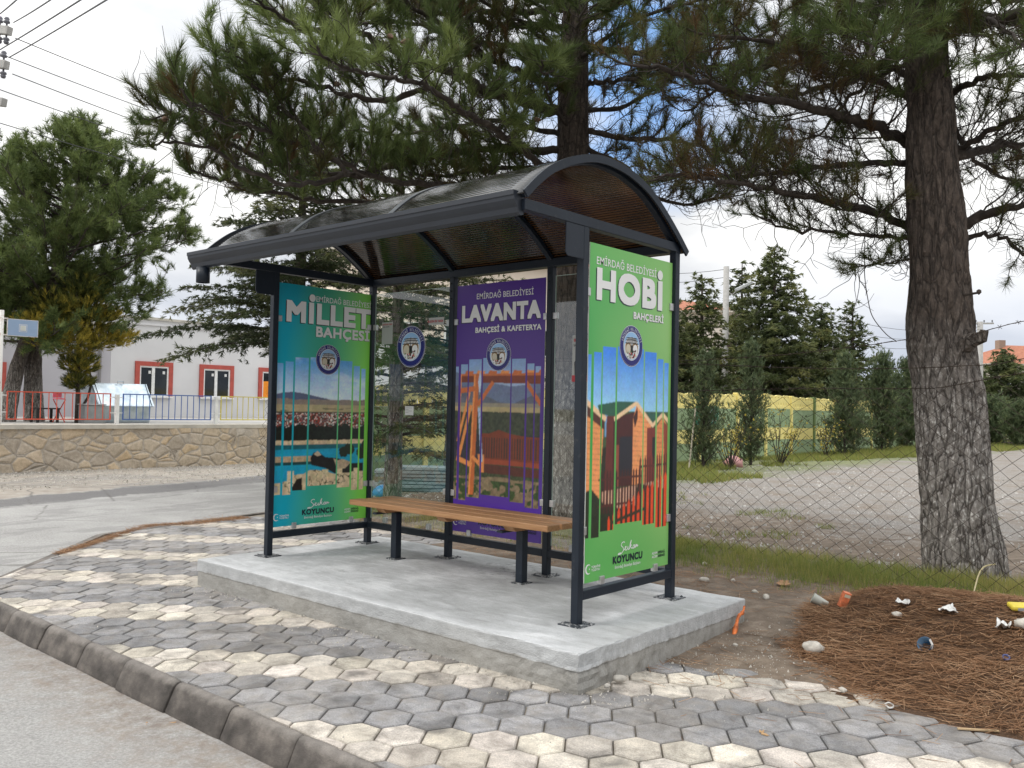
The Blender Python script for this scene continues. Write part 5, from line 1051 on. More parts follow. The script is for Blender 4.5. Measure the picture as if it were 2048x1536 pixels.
# ------------------------------------------------------------------ lamp pole, far pole, wires
CONC = simple('pole_concrete', (.40, .39, .37), .85, var=.15, sc=6, bump=.3)
def pole(label, px, d, pytop, z0, r0, r1, arms=(), lamp=False, name='utility_pole', grp=None):
    r_ = thing(name, label, 'pole', grp); bx, by, _ = base_at(px, d); tz = float(at(px, pytop, d)[2]); b = MB(); b.tube([(bx, by, z0), (bx, by, tz)], [r0, r1], 10); b.build('shaft', CONC, r_, smooth=True); tops = []
    for z, w_ in arms:
        b = MB().obox(np.array([bx, by, tz-z])-CR*w_, np.array([bx, by, tz-z])+CR*w_, .09, .09); a_ = b.build('crossarm', CONC, r_)
        for s_ in (-.9, -.3, .3, .9):
            q = np.array([bx, by, tz-z])+CR*w_*s_; MB().lathe(q+(0, 0, .05), [(.02, 0), (.02, .05), (.05, .06), (.035, .09), (.05, .1), (.03, .15), (0, .16)], 10).build('insulator', simple('porcelain', (.10, .10, .11), .25), a_); tops.append(q+(0, 0, .2))
    if lamp:
        q = np.array([bx, by, tz-.95*d/33]); b = MB(); b.tube([q, q+CR*.25+(0, 0, -.1), q+CR*.45+(0, 0, .08)], .025, 6); b.build('lamp_arm', CONC, r_); b = MB(); h = q+CR*.35+np.array([0, 0, .05]); b.obox(h, h+CR*.62+(0, 0, .30), .2, .13); b.build('lamp_head', simple('lamp_housing', (.5, .52, .53), .4), r_, bevel=.03)
        MB().lathe(q+(0, 0, -2.0)+CR*.1, [(0, -.12), (.12, -.1), (.14, 0), (.12, .1), (0, .12)], 10).build('meter_box', simple('rusty_box', (.10, .07, .06), .7), r_)
    return r_, (bx, by, tz), tops
lpole, lt, _ = pole('concrete pole with a street lamp beyond the yellow wall', 1449, 33, 532, -.2, .14, .11, lamp=True, name='lamp_pole')
fpole, ft, _ = pole('white concrete pole right of the thick pine trunk', 1959, 52, 643, -.2, .20, .16, arms=((.1, .8),))
WM = simple('power_cable', (.05, .05, .055), .6)
def cable(label, a, c_, sag, r_=.006, grp='power lines', n=16):
    a, c_ = np.array(a, float), np.array(c_, float); o = MB().tube([a+(c_-a)*i/n-np.array([0, 0, sag*4*(i/n)*(1-i/n)]) for i in range(n+1)], r_, 4, cap=False).build('power_line', WM, fixn=False); tag(o, label, 'cable', grp)
g2_ = 'thin lines from the lamp pole to the right'
for i, (dz, e) in enumerate(((0, (1830, 645)), (-.25, (1830, 655)), (-.5, (1830, 640)))): cable('thin power line from the lamp pole toward the white pole', np.array(lt)+(0, 0, dz-.1), np.array(ft)+(0, 0, dz*.6-.1), 1.2+.3*i, .012, g2_)
for i in range(2): cable('thin power line from the lamp pole toward the shelter', np.array(lt)+(0, 0, -.1-.3*i), at(1000, 470+25*i, 42), .8, .012, 'thin lines from the lamp pole to the left')
# street pole just outside the left edge, its arms reach into the picture
up = thing('utility_pole', 'concrete street pole at the left picture edge, only its insulator arms in view', 'pole'); PD = 14.; pb_ = base_at(-75, PD, 0.); tz = float(at(-75, 30, PD)[2]); MB().tube([(pb_[0], pb_[1], -.2), (pb_[0], pb_[1], tz+.6)], [.2, .13], 10).build('shaft', CONC, up, smooth=True)
INS = simple('insulator_porcelain', (.13, .13, .15), .2)
for (px, py, nI) in ((20, 62, 2), (14, 130, 2), (9, 205, 0)):
    e1 = at(px, py, PD-.3); e0 = at(-150, py-18, PD+.5); a_ = MB().obox(e0, e1, .10, .13).build('crossarm', CONC, up, bevel=.01)
    for k in range(nI):
        q = e1-(e1-e0)/np.linalg.norm(e1-e0)*(.08+.16*k); 
        for s_ in (1, -1): MB().lathe(q+np.array([0, 0, .06*s_]), [(.015, 0), (.015, .05*s_), (.045, .06*s_), (.05, .085*s_), (.03, .10*s_), (.042, .12*s_), (.03, .15*s_), (0, .16*s_)], 12).build('insulator', INS, a_, smooth=True)
for i, (a_, c_, lab) in enumerate([((30, 76, 13.6), (560, 268, 26), 'power line sloping right from the upper insulator arm'), ((-40, 92, 14), (560, 300, 26), 'second sloping power line'), ((25, 148, 13.6), (560, 330, 26), 'power line sloping right from the lower insulator arm'), ((-40, 165, 14), (560, 355, 26), 'fourth sloping power line over the left pine'), ((-60, 228, 14), (560, 390, 26), 'lowest sloping power line, just above the left pine crown')]):
    A_, C_ = at(*a_), at(*c_); cable(lab, A_, A_+(C_-A_)*1.5, .15, .0085, n=20)
for i, (a_, c_) in enumerate([((-10, 35, 13.8), (40, -10, 9)), ((27, 45, 13.7), (100, -3, 9.5)), ((-30, 117, 14), (160, -3, 9)), ((18, 115, 13.7), (215, -5, 9))]):
    A_, C_ = at(*a_), at(*c_); cable(['short line rising to the top left corner', 'line rising from the upper arm to the picture top', 'longer line rising past the upper arm', 'line rising from the lower arm to the picture top'][i], A_, A_+(C_-A_)*1.6, .02, .0085)

# ------------------------------------------------------------------ left side: stone wall, terrace, railings, building
t = NT('rubble_stone', .9); ed = t.voro(3.3, 'DISTANCE_TO_EDGE', t.mix(.10, t.map((1, 1, 1.5)), t.noise(2.5, 5, .65))); vc = t.voro(3.3, 'F1', t.mix(.10, t.map((1, 1, 1.5)), t.noise(2.5, 5, .65)), 1); n1 = t.noise(14, 6, .7)
sc_ = t.ramp(t.sep(vc)[0], (.1, (.42, .36, .29)), (.5, (.53, .44, .33)), (.8, (.58, .44, .28)), (1., (.50, .45, .39)))
sc_ = t.mix(.5, sc_, t.mix(1., sc_, t.ramp(n1, (.25, (.5, .48, .45)), (.75, (1.5, 1.5, 1.5))), 'MULTIPLY')); c_ = t.mix(t.ramp(ed, (.03, .85), (.075, 0)), sc_, t.ramp(n1, (.3, (.34, .295, .245)), (.7, (.50, .45, .385)))); c_ = t.mix(t.math('MULTIPLY', t.ramp(ed, (.0, 1), (.014, 0)), t.ramp(t.noise(3, 3), (.45, 0), (.62, .75))), c_, (.10, .08, .06)); t.col(c_)
t.bump(t.math('ADD', t.ramp(ed, (.0, 0), (.14, 1)), t.math('MULTIPLY', n1, .7)), .8, .025); STONE = t.m
CAPM = simple('cap_concrete', (.52, .49, .43), .85, var=.14, sc=4, bump=.4)
wl_ = thing('stone_wall', 'low rubble stone wall with a pale concrete cap across the street', 'wall')
def wx(y): return -11.72-.055*max(0, 6-y)
ys = np.linspace(-14, 24, 220); zs = np.linspace(-.1, .80, 16); V = []; F = []
for y_ in ys:
    for z_ in zs: V.append((wx(y_)+.05*(fbm(y_, z_*1.7, 2.6, 4, 3)-.5)*2, y_, z_))
nz_ = len(zs); F = [(i*nz_+j, (i+1)*nz_+j, (i+1)*nz_+j+1, i*nz_+j+1) for i in range(len(ys)-1) for j in range(nz_-1)]
o = len(V); V += [(wx(ys[0])-.4, ys[0], 0.), (wx(ys[-1])-.4, ys[-1], 0.), (wx(ys[0])-.4, ys[0], .8), (wx(ys[-1])-.4, ys[-1], .8)]; MB().add(V, F).build('stonework', STONE, wl_, smooth=True)
cp = MB()
for a, c_ in ((-14, -4.2), (-4.2, 4.1), (4.1, 8.4), (8.4, 24)):
    cp.add([(wx(q)+dx, q, z) for q in (a, min(6, max(a, 6)) if 0 else c_) for dx, z in ((.05, .795), (.055, .875), (-.50, .885), (-.5, .795))], [(0, 1, 2, 3), (7, 6, 5, 4), (0, 4, 5, 1), (1, 5, 6, 2), (2, 6, 7, 3), (3, 7, 4, 0)])
cp.build('cap', CAPM, wl_)
tag(MB().box(-60, -14, .2, -12.2, 24, .845).build('terrace', simple('terrace_paving', (.36, .35, .33), .9, var=.15, sc=2)), kind='structure')
for k in range(70):   # weeds and crumbs at the wall foot
    pass
RW = simple('railing_white', (.72, .72, .70), .5)
def railing(label, ya, yb, colr, posts):
    r_ = thing('railing', label, 'railing', 'coloured railing panels on the stone wall'); m_ = simple('railing_paint', colr, .5); b = MB(); X = lambda y_: wx(y_)-.28; q = .011
    for z in (.975, 1.50): b.obox((X(ya), ya, z), (X(yb), yb, z), .03, .022)
    n = int(round((yb-ya)/.142))
    for k in range(n+1): y_ = ya+(yb-ya)*k/n; b.box(X(y_)-q*.6, y_-q*.6, .986, X(y_)+q*.6, y_+q*.6, 1.489) if 0 < k < n else b.box(X(y_)-q, y_-q, .965, X(y_)+q, y_+q, 1.51)
    b.build('bars', m_, r_)
    for y_ in posts: p_ = MB().box(X(y_)-.035, y_-.035, .87, X(y_)+.035, y_+.035, 1.49); p_.box(X(y_)-.01, y_-.14, 1.42, X(y_)+.01, y_+.14, 1.44); p_.box(X(y_)-.01, y_-.14, 1.10, X(y_)+.01, y_+.14, 1.12); p_.build('post', RW, r_)
cr, cb, cy_ = srgb(196, 84, 62), srgb(66, 98, 160), srgb(200, 186, 92)
railing('white railing panel at the left picture edge, mostly out of view', -.1, 2.02, srgb(210, 210, 205), (2.16,)); railing('red railing panel in front of the two pine trunks', 2.29, 4.20, cr, (4.335,)); railing('blue railing panel in front of the metal bin', 4.46, 6.40, cb, (6.53,)); railing('yellow railing panel ending behind the shelter', 6.65, 8.60, cy_, (8.73,))

PL = simple('grey_plaster', srgb(212, 211, 212), .9, var=.06, sc=.8, bump=.2); PLD = simple('shaded_plaster', srgb(184, 181, 186), .9, var=.06, sc=.9, bump=.2); BRK = simple('brick_red_paint', srgb(176, 82, 72), .8); PVC = simple('white_window_frame', (.78, .78, .77), .35)  # second plaster: shadow on the left wing put into a darker colour
GL = NT('dark_window_glass', .06); GL.col(GL.ramp(GL.noise(.8, 4), (.4, (.006, .008, .009)), (.7, (.03, .033, .033)))); GLM = GL.m
bl_ = thing('school_building', 'single storey pale grey building with brick red window surrounds across the street', 'building')
w = MB(); BXF = -21.; w.box(-34, 8.2, .2, BXF, 26, 3.92); w.box(BXF, 8.2, 3.74, BXF+.05, 26, 3.80); w.build('wall', PL, bl_); MB().box(-34, 8.1, 3.92, BXF+.06, 26, 4.0).build('parapet', CAPM, bl_)
w = MB(); w.box(-34, -9, .2, BXF+.0, 8.195, 3.62); w.build('wall', PLD, bl_); MB().box(-34, -9, 3.62, BXF+.04, 8.09, 3.70).build('parapet', CAPM, bl_); MB().tube([(BXF+.06, 7.85, .3), (BXF+.06, 7.85, 3.6)], .045, 8).build('drainpipe', simple('pipe_grey', (.22, .21, .21), .5), bl_)
def window(y0, y1, z0, z1, x, orange=False):
    f = MB(); s_ = .14
    f.box(x-.02, y0-s_, z1, x+.06, y1+s_, z1+s_); f.box(x-.02, y0-s_, z0, x+.06, y0, z1); f.box(x-.02, y1, z0, x+.06, y1+s_, z1); o = f.build('window', BRK, bl_)
    g_ = MB().box(x-.02, y0, z0, x+.01, y1, z1); g_.build('pane', GLM, o)
    q = MB(); e = .05; ym = y0+(y1-y0)*.47
    for (a, b_, c_, d_) in ((y0, z0, y0+e, z1), (y1-e, z0, y1, z1), (y0+e, z1-e, y1-e, z1), (y0+e, z0, y1-e, z0+e), (ym-.05, z0+e, ym+.05, z1-e)): q.box(x+.011, a, b_, x+.035, c_, d_)
    q.build('frame', PVC, o); MB().box(x-.02, y0-.12, z0-.05, x+.12, y1+.12, z0).build('sill', PVC, o)
    st_ = MB()
    for a in (y0+(ym-y0)*.75, ym+(y1-ym)*.7): st_.box(x+.012, a-.04, z1-.24, x+.014, a+.04, z1-.15)
    st_.build('sticker', WHITE, o)
    if orange: MB().box(x+.012, y0+.055, z0+.055, x+.03, y1-.055, z1-.34).build('blind', simple('orange_blind', srgb(232, 140, 30), .7), o)
window(9.10, 10.06, 1.50, 2.45, BXF); window(11.28, 12.26, 1.50, 2.45, BXF); window(13.52, 14.5, 1.50, 2.45, BXF, True); window(4.1, 5.12, 1.30, 2.22, BXF)

# galvanised container behind the blue railing
GALV = NT('galvanised_sheet', .32, .85); GALV.col(GALV.ramp(GALV.noise(5, 5, .6), (.3, (.36, .44, .50)), (.7, (.66, .72, .76)))).bump(GALV.noise(4, 4), .5, .03); GALV = GALV.m
bi = thing('waste_container', 'large galvanised waste container with a sloped lid behind the blue railing', 'container')
X0_, Y0_ = -14.3, 4.95; b = MB(); b.prism([(X0_, Y0_, .845), (X0_+.05, Y0_, 1.25), (X0_-.8, Y0_, 1.3), (X0_-.75, Y0_, .845)], (0, 1.2, 0)); b.build('body', GALV, bi, bevel=.02)
b = MB(); b.prism([(X0_+.16, Y0_-.08, 1.22), (X0_-.15, Y0_-.16, 1.76), (X0_-.85, Y0_-.16, 1.72), (X0_-.85, Y0_-.08, 1.24)], (0, 1.33, 0)); b.build('lid', GALV, bi, bevel=.03)
b = MB(); 
for yy_ in (Y0_-.05, Y0_+1.14): b.tube([(X0_+.165, yy_+.04, 1.23), (X0_-.14, yy_, 1.755)], .018, 5)
b.build('lid_rib', GALV, bi); MB().tube([(X0_-.1, Y0_+.45, 1.75), (X0_-.1, Y0_+.45, 1.81), (X0_-.1, Y0_+.58, 1.81), (X0_-.1, Y0_+.58, 1.75)], .01, 5).build('handle', GALV, bi)
b2 = thing('metal_cabinet', 'small grey metal box beside the waste container', 'cabinet'); MB().box(-14.2, 4.42, .845, -13.8, 4.86, 1.24).build('body', simple('box_grey', (.30, .31, .31), .5, .5), b2, bevel=.01); MB().box(-14.22, 4.40, 1.245, -13.78, 4.88, 1.275).build('lid', simple('lid_grey', (.38, .39, .39), .5, .5), b2, bevel=.01)
tb = thing('side_table', 'small black table by the foot of the two pine trunks', 'table'); BK = simple('black_lacquer', (.015, .014, .014), .4); MB().box(-14.7, 3.62, 1.14, -14.3, 4.0+.1, 1.17).build('tabletop', BK, tb)
for x_ in (-14.68, -14.34):
    for y_ in (3.64, 4.05): MB().box(x_-.02, y_-.02, .845, x_+.02, y_+.03, 1.14).build('leg', BK, tb)
ch = thing('high_chair', 'small folding chair with a pink seat and red legs behind the red railing', 'chair'); PK = simple('pink_plastic', srgb(236, 110, 130), .45); RD = simple('red_tube', srgb(190, 60, 50), .4)
MB().box(-14.52, 4.02, 1.36, -14.30, 4.20, 1.39).build('seat', PK, ch, bevel=.01); MB().box(-14.54, 4.02, 1.40, -14.51, 4.20, 1.50).build('backrest', PK, ch)
for a, c_ in (((-14.5, 4.02, 1.36), (-14.3, 4.20, .85)), ((-14.3, 4.20, 1.36), (-14.5, 4.02, .85))): MB().tube([a, c_], .012, 5).build('leg', RD, ch)
# sign on a rusty white post
sg = thing('street_sign', 'weathered pale blue sign plate on a rusty white post at the left edge', 'sign'); t = NT('rusty_white_paint', .6); t.col(t.mix(t.ramp(t.noise(7, 6, .7), (.55, 0), (.68, 1)), (.70, .68, .64), (.30, .12, .04))); SP = t.m
MB().tube([(-11., 1.735, -.1), (-11., 1.735, 2.93)], .04, 12).build('post', SP, sg, smooth=True); b = MB()
for z in (2.79, 2.50): b.box(-11.01, 1.76, z-.012, -10.99, 1.84, z+.012)
b.build('bracket', SP, sg); sp_ = MB().box(-10.995, 1.825, 2.485, -10.975, 2.34, 2.79).build('sign_plate', SP, sg); fr = lambda u, v, off: (-10.975+off, u, v); e = .0015
q = MB(); q.add([fr(1.835, 2.495, e), fr(2.33, 2.495, e), fr(2.33, 2.78, e), fr(1.835, 2.78, e)], [(0, 1, 2, 3)], 0)
for w_, mi, o_ in ((.135, 1, 2), (.12, 0, 3), (.095, 1, 4), (.08, 2, 5)): q.add([fr(2.085-w_/2, 2.635-w_/2, e*o_), fr(2.085+w_/2, 2.635-w_/2, e*o_), fr(2.085+w_/2, 2.635+w_/2, e*o_), fr(2.085-w_/2, 2.635+w_/2, e*o_)], [(0, 1, 2, 3)], mi)
q.build('sign_face', [flat('faded_blue', srgb(150, 172, 200)), WHITE, flat('faded_ivory', srgb(205, 208, 200))], sp_, fixn=False)

# ------------------------------------------------------------------ houses
TILE = NT('roof_tiles', .8); TILE.col(TILE.ramp(TILE.noise(3, 5, .6, TILE.map((1, 1, 4))), (.3, (.26, .085, .045)), (.7, (.44, .17, .09)))).bump(TILE.noise(20, 2), .6, .05); TILE = TILE.m
def house(label, c0, w_, dp, zb, zt, rh, ang, wallc, wins=(), chim=(), over=.5, name='house', cols=5, rows=3, wz=1.4):
    r_ = thing(name, label, 'building'); b = MB().box(-w_/2, -dp/2, zb, w_/2, dp/2, zt); b.build('wall', simple('plaster', wallc, .9, var=.08, sc=.4), r_)
    q = MB(); W_, D_ = w_/2+over, dp/2+over; rl = max(0, W_-D_); q.add([(-W_, -D_, zt), (W_, -D_, zt), (W_, D_, zt), (-W_, D_, zt), (-rl, 0, zt+rh), (rl, 0, zt+rh)], [(0, 1, 5, 4), (1, 2, 5), (2, 3, 4, 5), (3, 0, 4), (3, 2, 1, 0)]); rf = q.build('roof', TILE, r_)
    for i, (x, y_) in enumerate(chim): MB().box(x-.35, y_-.35, zt+.2, x+.35, y_+.35, zt+rh+.5).build('chimney', simple('chimney_plaster', (.30, .22, .17), .9), rf)
    MB().box(-W_-.02, -D_-.02, zt-.14, W_+.02, D_+.02, zt-.003).build('eaves', simple('eaves_cream', (.5, .46, .4), .8), r_)
    for i in range(cols):
        for j in range(rows):
            x = -w_/2+w_*(i+.5)/cols; z = zb+1.2+j*2.9
            if z+wz < zt-.3: o = MB().box(x-.62, -dp/2-.05, z, x+.62, -dp/2, z+wz).build('window', PVC, r_); MB().box(x-.52, -dp/2-.06, z+.1, x+.52, -dp/2-.051, z+wz-.1).build('pane', GLM, o)
    r_.location = c0; r_.rotation_euler = (0, 0, ang); return r_
ax = math.atan2(CR[1], CR[0])
p = at(905, 700, 46); house('cream apartment block with a red tiled roof behind the cedars', (p[0], p[1], 0), 13.5, 9, -.3, 8.35, 1.5, ax+.35, srgb(226, 212, 196), cols=6, rows=3, name='apartment_block')
p = at(1335, 700, 62); house('pinkish apartment block half hidden behind the cedars beside the shelter', (p[0], p[1], 0), 9, 8, -.3, 7.9, 1.3, ax-.2, srgb(214, 204, 192), cols=4, rows=3, name='apartment_block')
p = at(2040, 700, 92); house('distant house with a red hipped roof and two chimneys at the right edge', (p[0], p[1], 0), 12, 9, -.3, 6.6, 2.2, ax+.1, srgb(196, 186, 176), chim=((-2.2, 0), (2.2, 0)))
p = at(1985, 790, 70); kk_ = thing('kiosk', 'small blue and red kiosk front below the dark cedar', 'kiosk'); MB().box(p[0]-1.1, p[1]-1, -.3, p[0]+1.1, p[1]+1, 2.6).build('wall', simple('kiosk_blue', (.09, .16, .26), .6), kk_); MB().box(p[0]-.2, p[1]-1.06, .8, p[0]+.5, p[1]-1.001, 1.9).build('door', simple('kiosk_red', (.5, .11, .06), .6), kk_); MB().box(p[0]-1.3, p[1]-1.3, 2.6, p[0]+1.3, p[1]+1.2, 2.75).build('roof', PVC, kk_)
# far tree line so that nothing ends in thin air
def treeline():
    g = np.random.default_rng(5); n = 5200; a = g.uniform(R(50), R(215), n); d = g.uniform(95, 150, n); h = 1.2+4.6*g.random(n)**1.3*(.5+.5*vn(a*30, a*0, 1., 4)); P = np.stack([6+d*np.cos(a), -4+d*np.sin(a), h-1.5], 1)
    return needles(P, g.normal(size=(n, 3))+[0, 0, 1], np.full(n, 1.6), 9, .8, g.uniform(.2, .6, n), r=g)
V, t_ = treeline(); o = tri_mesh('far_woodland', V, FIR, None, t_); o['kind'] = 'stuff'; o['label'] = 'far dark tree belt low on the horizon'; o['category'] = 'trees'
# ------------------------------------------------------------------ things in the yard
def blob(name, p, r_, mat, seed, sq=(1, 1, 1), amp=.35, parent=None, sub=2, rz=0., sharp=False):
    bm = bmesh.new(); bmesh.ops.create_icosphere(bm, subdivisions=sub, radius=1); rr = random.Random(seed); o3 = [rr.uniform(0, 50) for _ in range(3)]; ca_, sa = math.cos(rz), math.sin(rz)
    for v in bm.verts:
        x, y_, z = v.co; k = 1+amp*2*(float(fbm(x*1.2+o3[0]+z, y_*1.2+o3[1]-z, 1.3, 3, seed))-.5); x, y_, z = x*k*sq[0]*r_, y_*k*sq[1]*r_, z*k*sq[2]*r_; v.co = (p[0]+x*ca_-y_*sa, p[1]+x*sa+y_*ca_, p[2]+z)
    me = bpy.data.meshes.new(name); bm.to_mesh(me); bm.free(); me.materials.append(mat)
    if not sharp: me.polygons.foreach_set('use_smooth', [True]*len(me.polygons))
    o = bpy.data.objects.new(name, me); C.objects.link(o)
    if parent: o.parent = parent
    return o
PLW = simple('white_plastic', (.62, .62, .60), .45, var=.1, sc=20, bump=.6, bs=40); RK = simple('pale_stone', (.46, .43, .38), .9, var=.25, sc=30, bump=.8, bs=70)
def crumple(name, p, a, c_, h, mat, seed, rz=0., n=14):  # a crumpled sheet
    g = random.Random(seed); V = []; ca_, sa = math.cos(rz), math.sin(rz)
    for i in range(n+1):
        for j in range(n+1):
            u, v = i/n-.5, j/n-.5; k = 1-.35*float(fbm(u*3+seed, v*3, 1.7, 2, seed)); x, y_ = u*a*k, v*c_*k; z = h*1.3*float(fbm(u*1.6+seed, v*1.6+seed, 1.1, 2, seed+2))**1.3; V.append((p[0]+x*ca_-y_*sa, p[1]+x*sa+y_*ca_, p[2]+z))
    F = [(i*(n+1)+j, (i+1)*(n+1)+j, (i+1)*(n+1)+j+1, i*(n+1)+j+1) for i in range(n) for j in range(n)]
    o = MB().add(V, F).build(name, mat, fixn=False); s_ = o.modifiers.new('thick', 'SOLIDIFY'); s_.thickness = .003; return o
PAPER = simple('litter_white', (.70, .70, .69), .7)
def g3(px, py, z=0.): p = gp(px, py, z); return (float(p[0]), float(p[1]), z)
tag(blob('plastic_bag', g3(1468, 926, .15), .23, simple('pink_plastic_film', srgb(190, 140, 138), .5, var=.15, sc=8), 3, (1, 1, .85), .5), 'dusty pink plastic bag lying between the first two thujas', 'bag')
st = MB().tube([g3(1377, 945, 0.), (g3(1377, 945)[0]+.1, g3(1377, 945)[1]+.1, 1.45)], .02, 6).build('wooden_stake', simple('stake_wood', (.5, .45, .36), .8)); tag(st, 'thin pale stake leaning into the first thuja', 'stake')
for i, (px, py, a, c_, lab) in enumerate([(1366, 977, .16, .11, 'white paper scrap in the yard, right beside the shelter post'), (1362, 1052, .22, .13, 'white paper sheet lying just behind the shelter corner'), (1430, 1012, .10, .07, 'small white scrap alone on the brown soil'), (1555, 883, .2, .2, 'far white scrap on the grass near the green wall post'), (1735, 915, .3, .2, 'pale scrap at the foot of the fourth thuja')]):
    q = g3(px, py); tag(crumple('paper_scrap', (q[0], q[1], .02), a, c_, .035, PAPER, 40+i, .5*i), lab, 'litter', 'paper scraps in the yard')
bd = thing('board_stack', 'stack of pale bluish boards lying behind the fence, seen through the clear pane', 'boards'); q = gp(845, 1000); BM_ = simple('pale_blue_board', (.34, .41, .42), .7, var=.15, sc=3)
for k in range(8): dz = .055*k; x, y_ = q[0]-.45, q[1]+.75; r_ = random.Random(k); a = ax+r_.uniform(-.1, .1); v = np.array([math.cos(a), math.sin(a), 0])*(1.0+r_.uniform(-.1, .3)); MB().obox(np.array([x, y_, .03+dz])-v*.8, np.array([x, y_, .03+dz])+v*.85, .5, .042).build('board', BM_, bd)
tag(blob('plastic_bag', (g3(764, 1000)[0], g3(764, 1000)[1], .1), .14, simple('blue_plastic_film', (.03, .25, .52), .4), 8, (1.3, 1, .8), .4), 'crumpled blue plastic bag at the foot of the shelter back corner', 'bag')
bs = thing('board_pile', 'weathered grey boards piled at the right edge of the yard', 'boards'); q = gp(2040, 895)
for k in range(6): MB().obox(np.array([q[0]-.8+.1*k, q[1], .08+.13*k]), np.array([q[0]+2.4, q[1]+.3*(k % 2), .08+.13*k]), 1.0, .07).build('board', simple('grey_board', (.30, .26, .22), .9), bs)
p = at(1357, 830, 19); gs = thing('green_notice', 'green notice board with white lettering hung on the yellow wall beside the shelter', 'sign'); yy0 = 17.1; xw = -5.52
b = MB().box(xw, yy0-.55, 1.02, xw+.03, yy0+.62, 1.52).build('board', simple('sign_green', (.01, .26, .17), .5), gs); q = MB(); fr = lambda u, v, off: (xw+.031+off, u, v)
for k, tx in enumerate(('YEŞİL', 'ALAN')): put_text(q, tx, yy0-.3, yy0+.5, 1.30-.2*k, 1.42-.2*k, 0, .002, fr, .03)
q.build('lettering', WHITE, b, fixn=False)
# parked car glimpsed through the glass
# ------------------------------------------------------------------ ground cover
GRASS = foliage_mat('grass_blades', (.50, .40, .18), (.30, .30, .085), (.13, .20, .045), .7)
def blades(X, Y, Z, h, w, k, tint, lean=.6, r=rng):
    n = len(X)*k; x = np.repeat(X, k)+r.normal(0, .03, n); y_ = np.repeat(Y, k)+r.normal(0, .03, n); z = np.repeat(Z, k); a = r.uniform(0, 2*PI, n); l = r.uniform(.1, lean, n)*np.repeat(h, k); hh = np.repeat(h, k)*r.uniform(.6, 1.15, n)
    V = np.empty((n, 3, 3)); b = r.uniform(0, PI, n); V[:, 0] = np.stack([x-np.cos(b)*w, y_-np.sin(b)*w, z-.01], 1); V[:, 1] = np.stack([x+np.cos(b)*w, y_+np.sin(b)*w, z-.01], 1); V[:, 2] = np.stack([x+np.cos(a)*l, y_+np.sin(a)*l, z+hh], 1)
    return V.reshape(-1, 3), np.clip(np.repeat(tint, k)+r.normal(0, .18, n), 0, 1)
n = 9000; X = rng.uniform(-3.0, 8.5, n*3); Y = rng.uniform(2.2, 4.7, n*3); yc = 3.45+.0*X-.10*sstep(1, 4, X)+.35*(fbm(X, X*0, .8, 3, 2)-.5); dn = np.exp(-((Y-yc)/(.42))**2)*(.35+.9*fbm(X, Y, 1.7, 3, 8)); k_ = (rng.random(n*3) < dn*1.15) & ~((np.hypot(X-4, Y-4.1) < .36)); X, Y = X[k_], Y[k_]
Z = dirt_h(X, Y); V1, T1 = blades(X, Y, Z, .05+.075*rng.random(len(X))*fbm(X, Y, 2.3, 2, 19)*1.6, .0022, 10, .14+.85*fbm(X, Y, 1.4, 3, 4))
n = 2600; X = rng.uniform(-2.6, 8, n); Y = rng.uniform(4.4, 9, n); k_ = fbm(X, Y, .9, 3, 14) > .62; X, Y = X[k_], Y[k_]; V2, T2 = blades(X, Y, dirt_h(X, Y), .04+.05*rng.random(len(X)), .003, 12, .7+0*X)
n = 16000; Y = 6+rng.random(n)**1.6*45; X = rng.uniform(-5.3, -1.9, n); k_ = (fbm(X, Y, .5, 3, 11)+.25*sstep(-2.2, -4.2, X)) > .52; X, Y = X[k_], Y[k_]; V3, T3 = blades(X, Y, dirt_h(X, Y), (.06+.05*rng.random(len(X)))*(1+Y/40), .007, 6, .62+0*X)
o = tri_mesh('grass', np.concatenate([V1, V2, V3]), GRASS, None, np.concatenate([T1, T2, T3])); tag(o, 'green and straw coloured grass along the fence and the yellow wall', 'grass', kind='stuff')
# the heap of fallen pine needles
def heap_h(X, Y):
    d1 = np.exp(-(((X-4.75)/.62)**2+((Y-1.75)/.62)**2)); d2 = np.exp(-(((X-4.05)/.50)**2+((Y-2.0)/.6)**2)); d3 = np.exp(-(((X-5.7)/.8)**2+((Y-1.7)/.85)**2))
    return -.02+.26*d1+.17*d2+.20*d3-.07*np.exp(-(((X-4.75)/.3)**2+((Y-1.28)/.22)**2))+.035*(fbm(X, Y, 3., 3, 6)-.4)+.03*sstep(.15, .9, Y-.35)
t = NT('needle_litter', .95); n1 = t.noise(70, 4, .7); t.col(t.ramp(n1, (.3, (.045, .025, .014)), (.6, (.13, .07, .035)), (.8, (.22, .13, .07)))).bump(n1, 1., .02)
hp_h = lambda X, Y: np.where((X > 3.2), heap_h(X, Y), -.2)
def heap_mask(X, Y):   # where the heap lies, from 0 to 1
    x0 = 3.38+.22*sstep(2.5, 1.1, Y)+.70*sstep(1.1, .4, Y); return sstep(0, .25, X-x0+.25*(fbm(X, Y, 3, 3, 17)-.5))*sstep(.0, .18, Y-(.42-.02*sstep(4.4, 5.6, X))+.3*(fbm(X, Y, 2.5, 3, 31)-.5))*sstep(3.25, 2.85, Y)
o = grid_obj('needle_heap_ground', np.linspace(3.3, 9, 170), np.linspace(.25, 3.35, 100), lambda X, Y: np.where(heap_mask(X, Y) > .02, heap_h(X, Y)*heap_mask(X, Y)+.012*heap_mask(X, Y), -.05), t.m)
n = 62000; X = rng.uniform(3.3, 8.2, n); Y = rng.uniform(.2, 3.3, n); k_ = rng.random(n) < heap_mask(X, Y); X, Y = X[k_], Y[k_]; Z = heap_h(X, Y)*heap_mask(X, Y)+.014
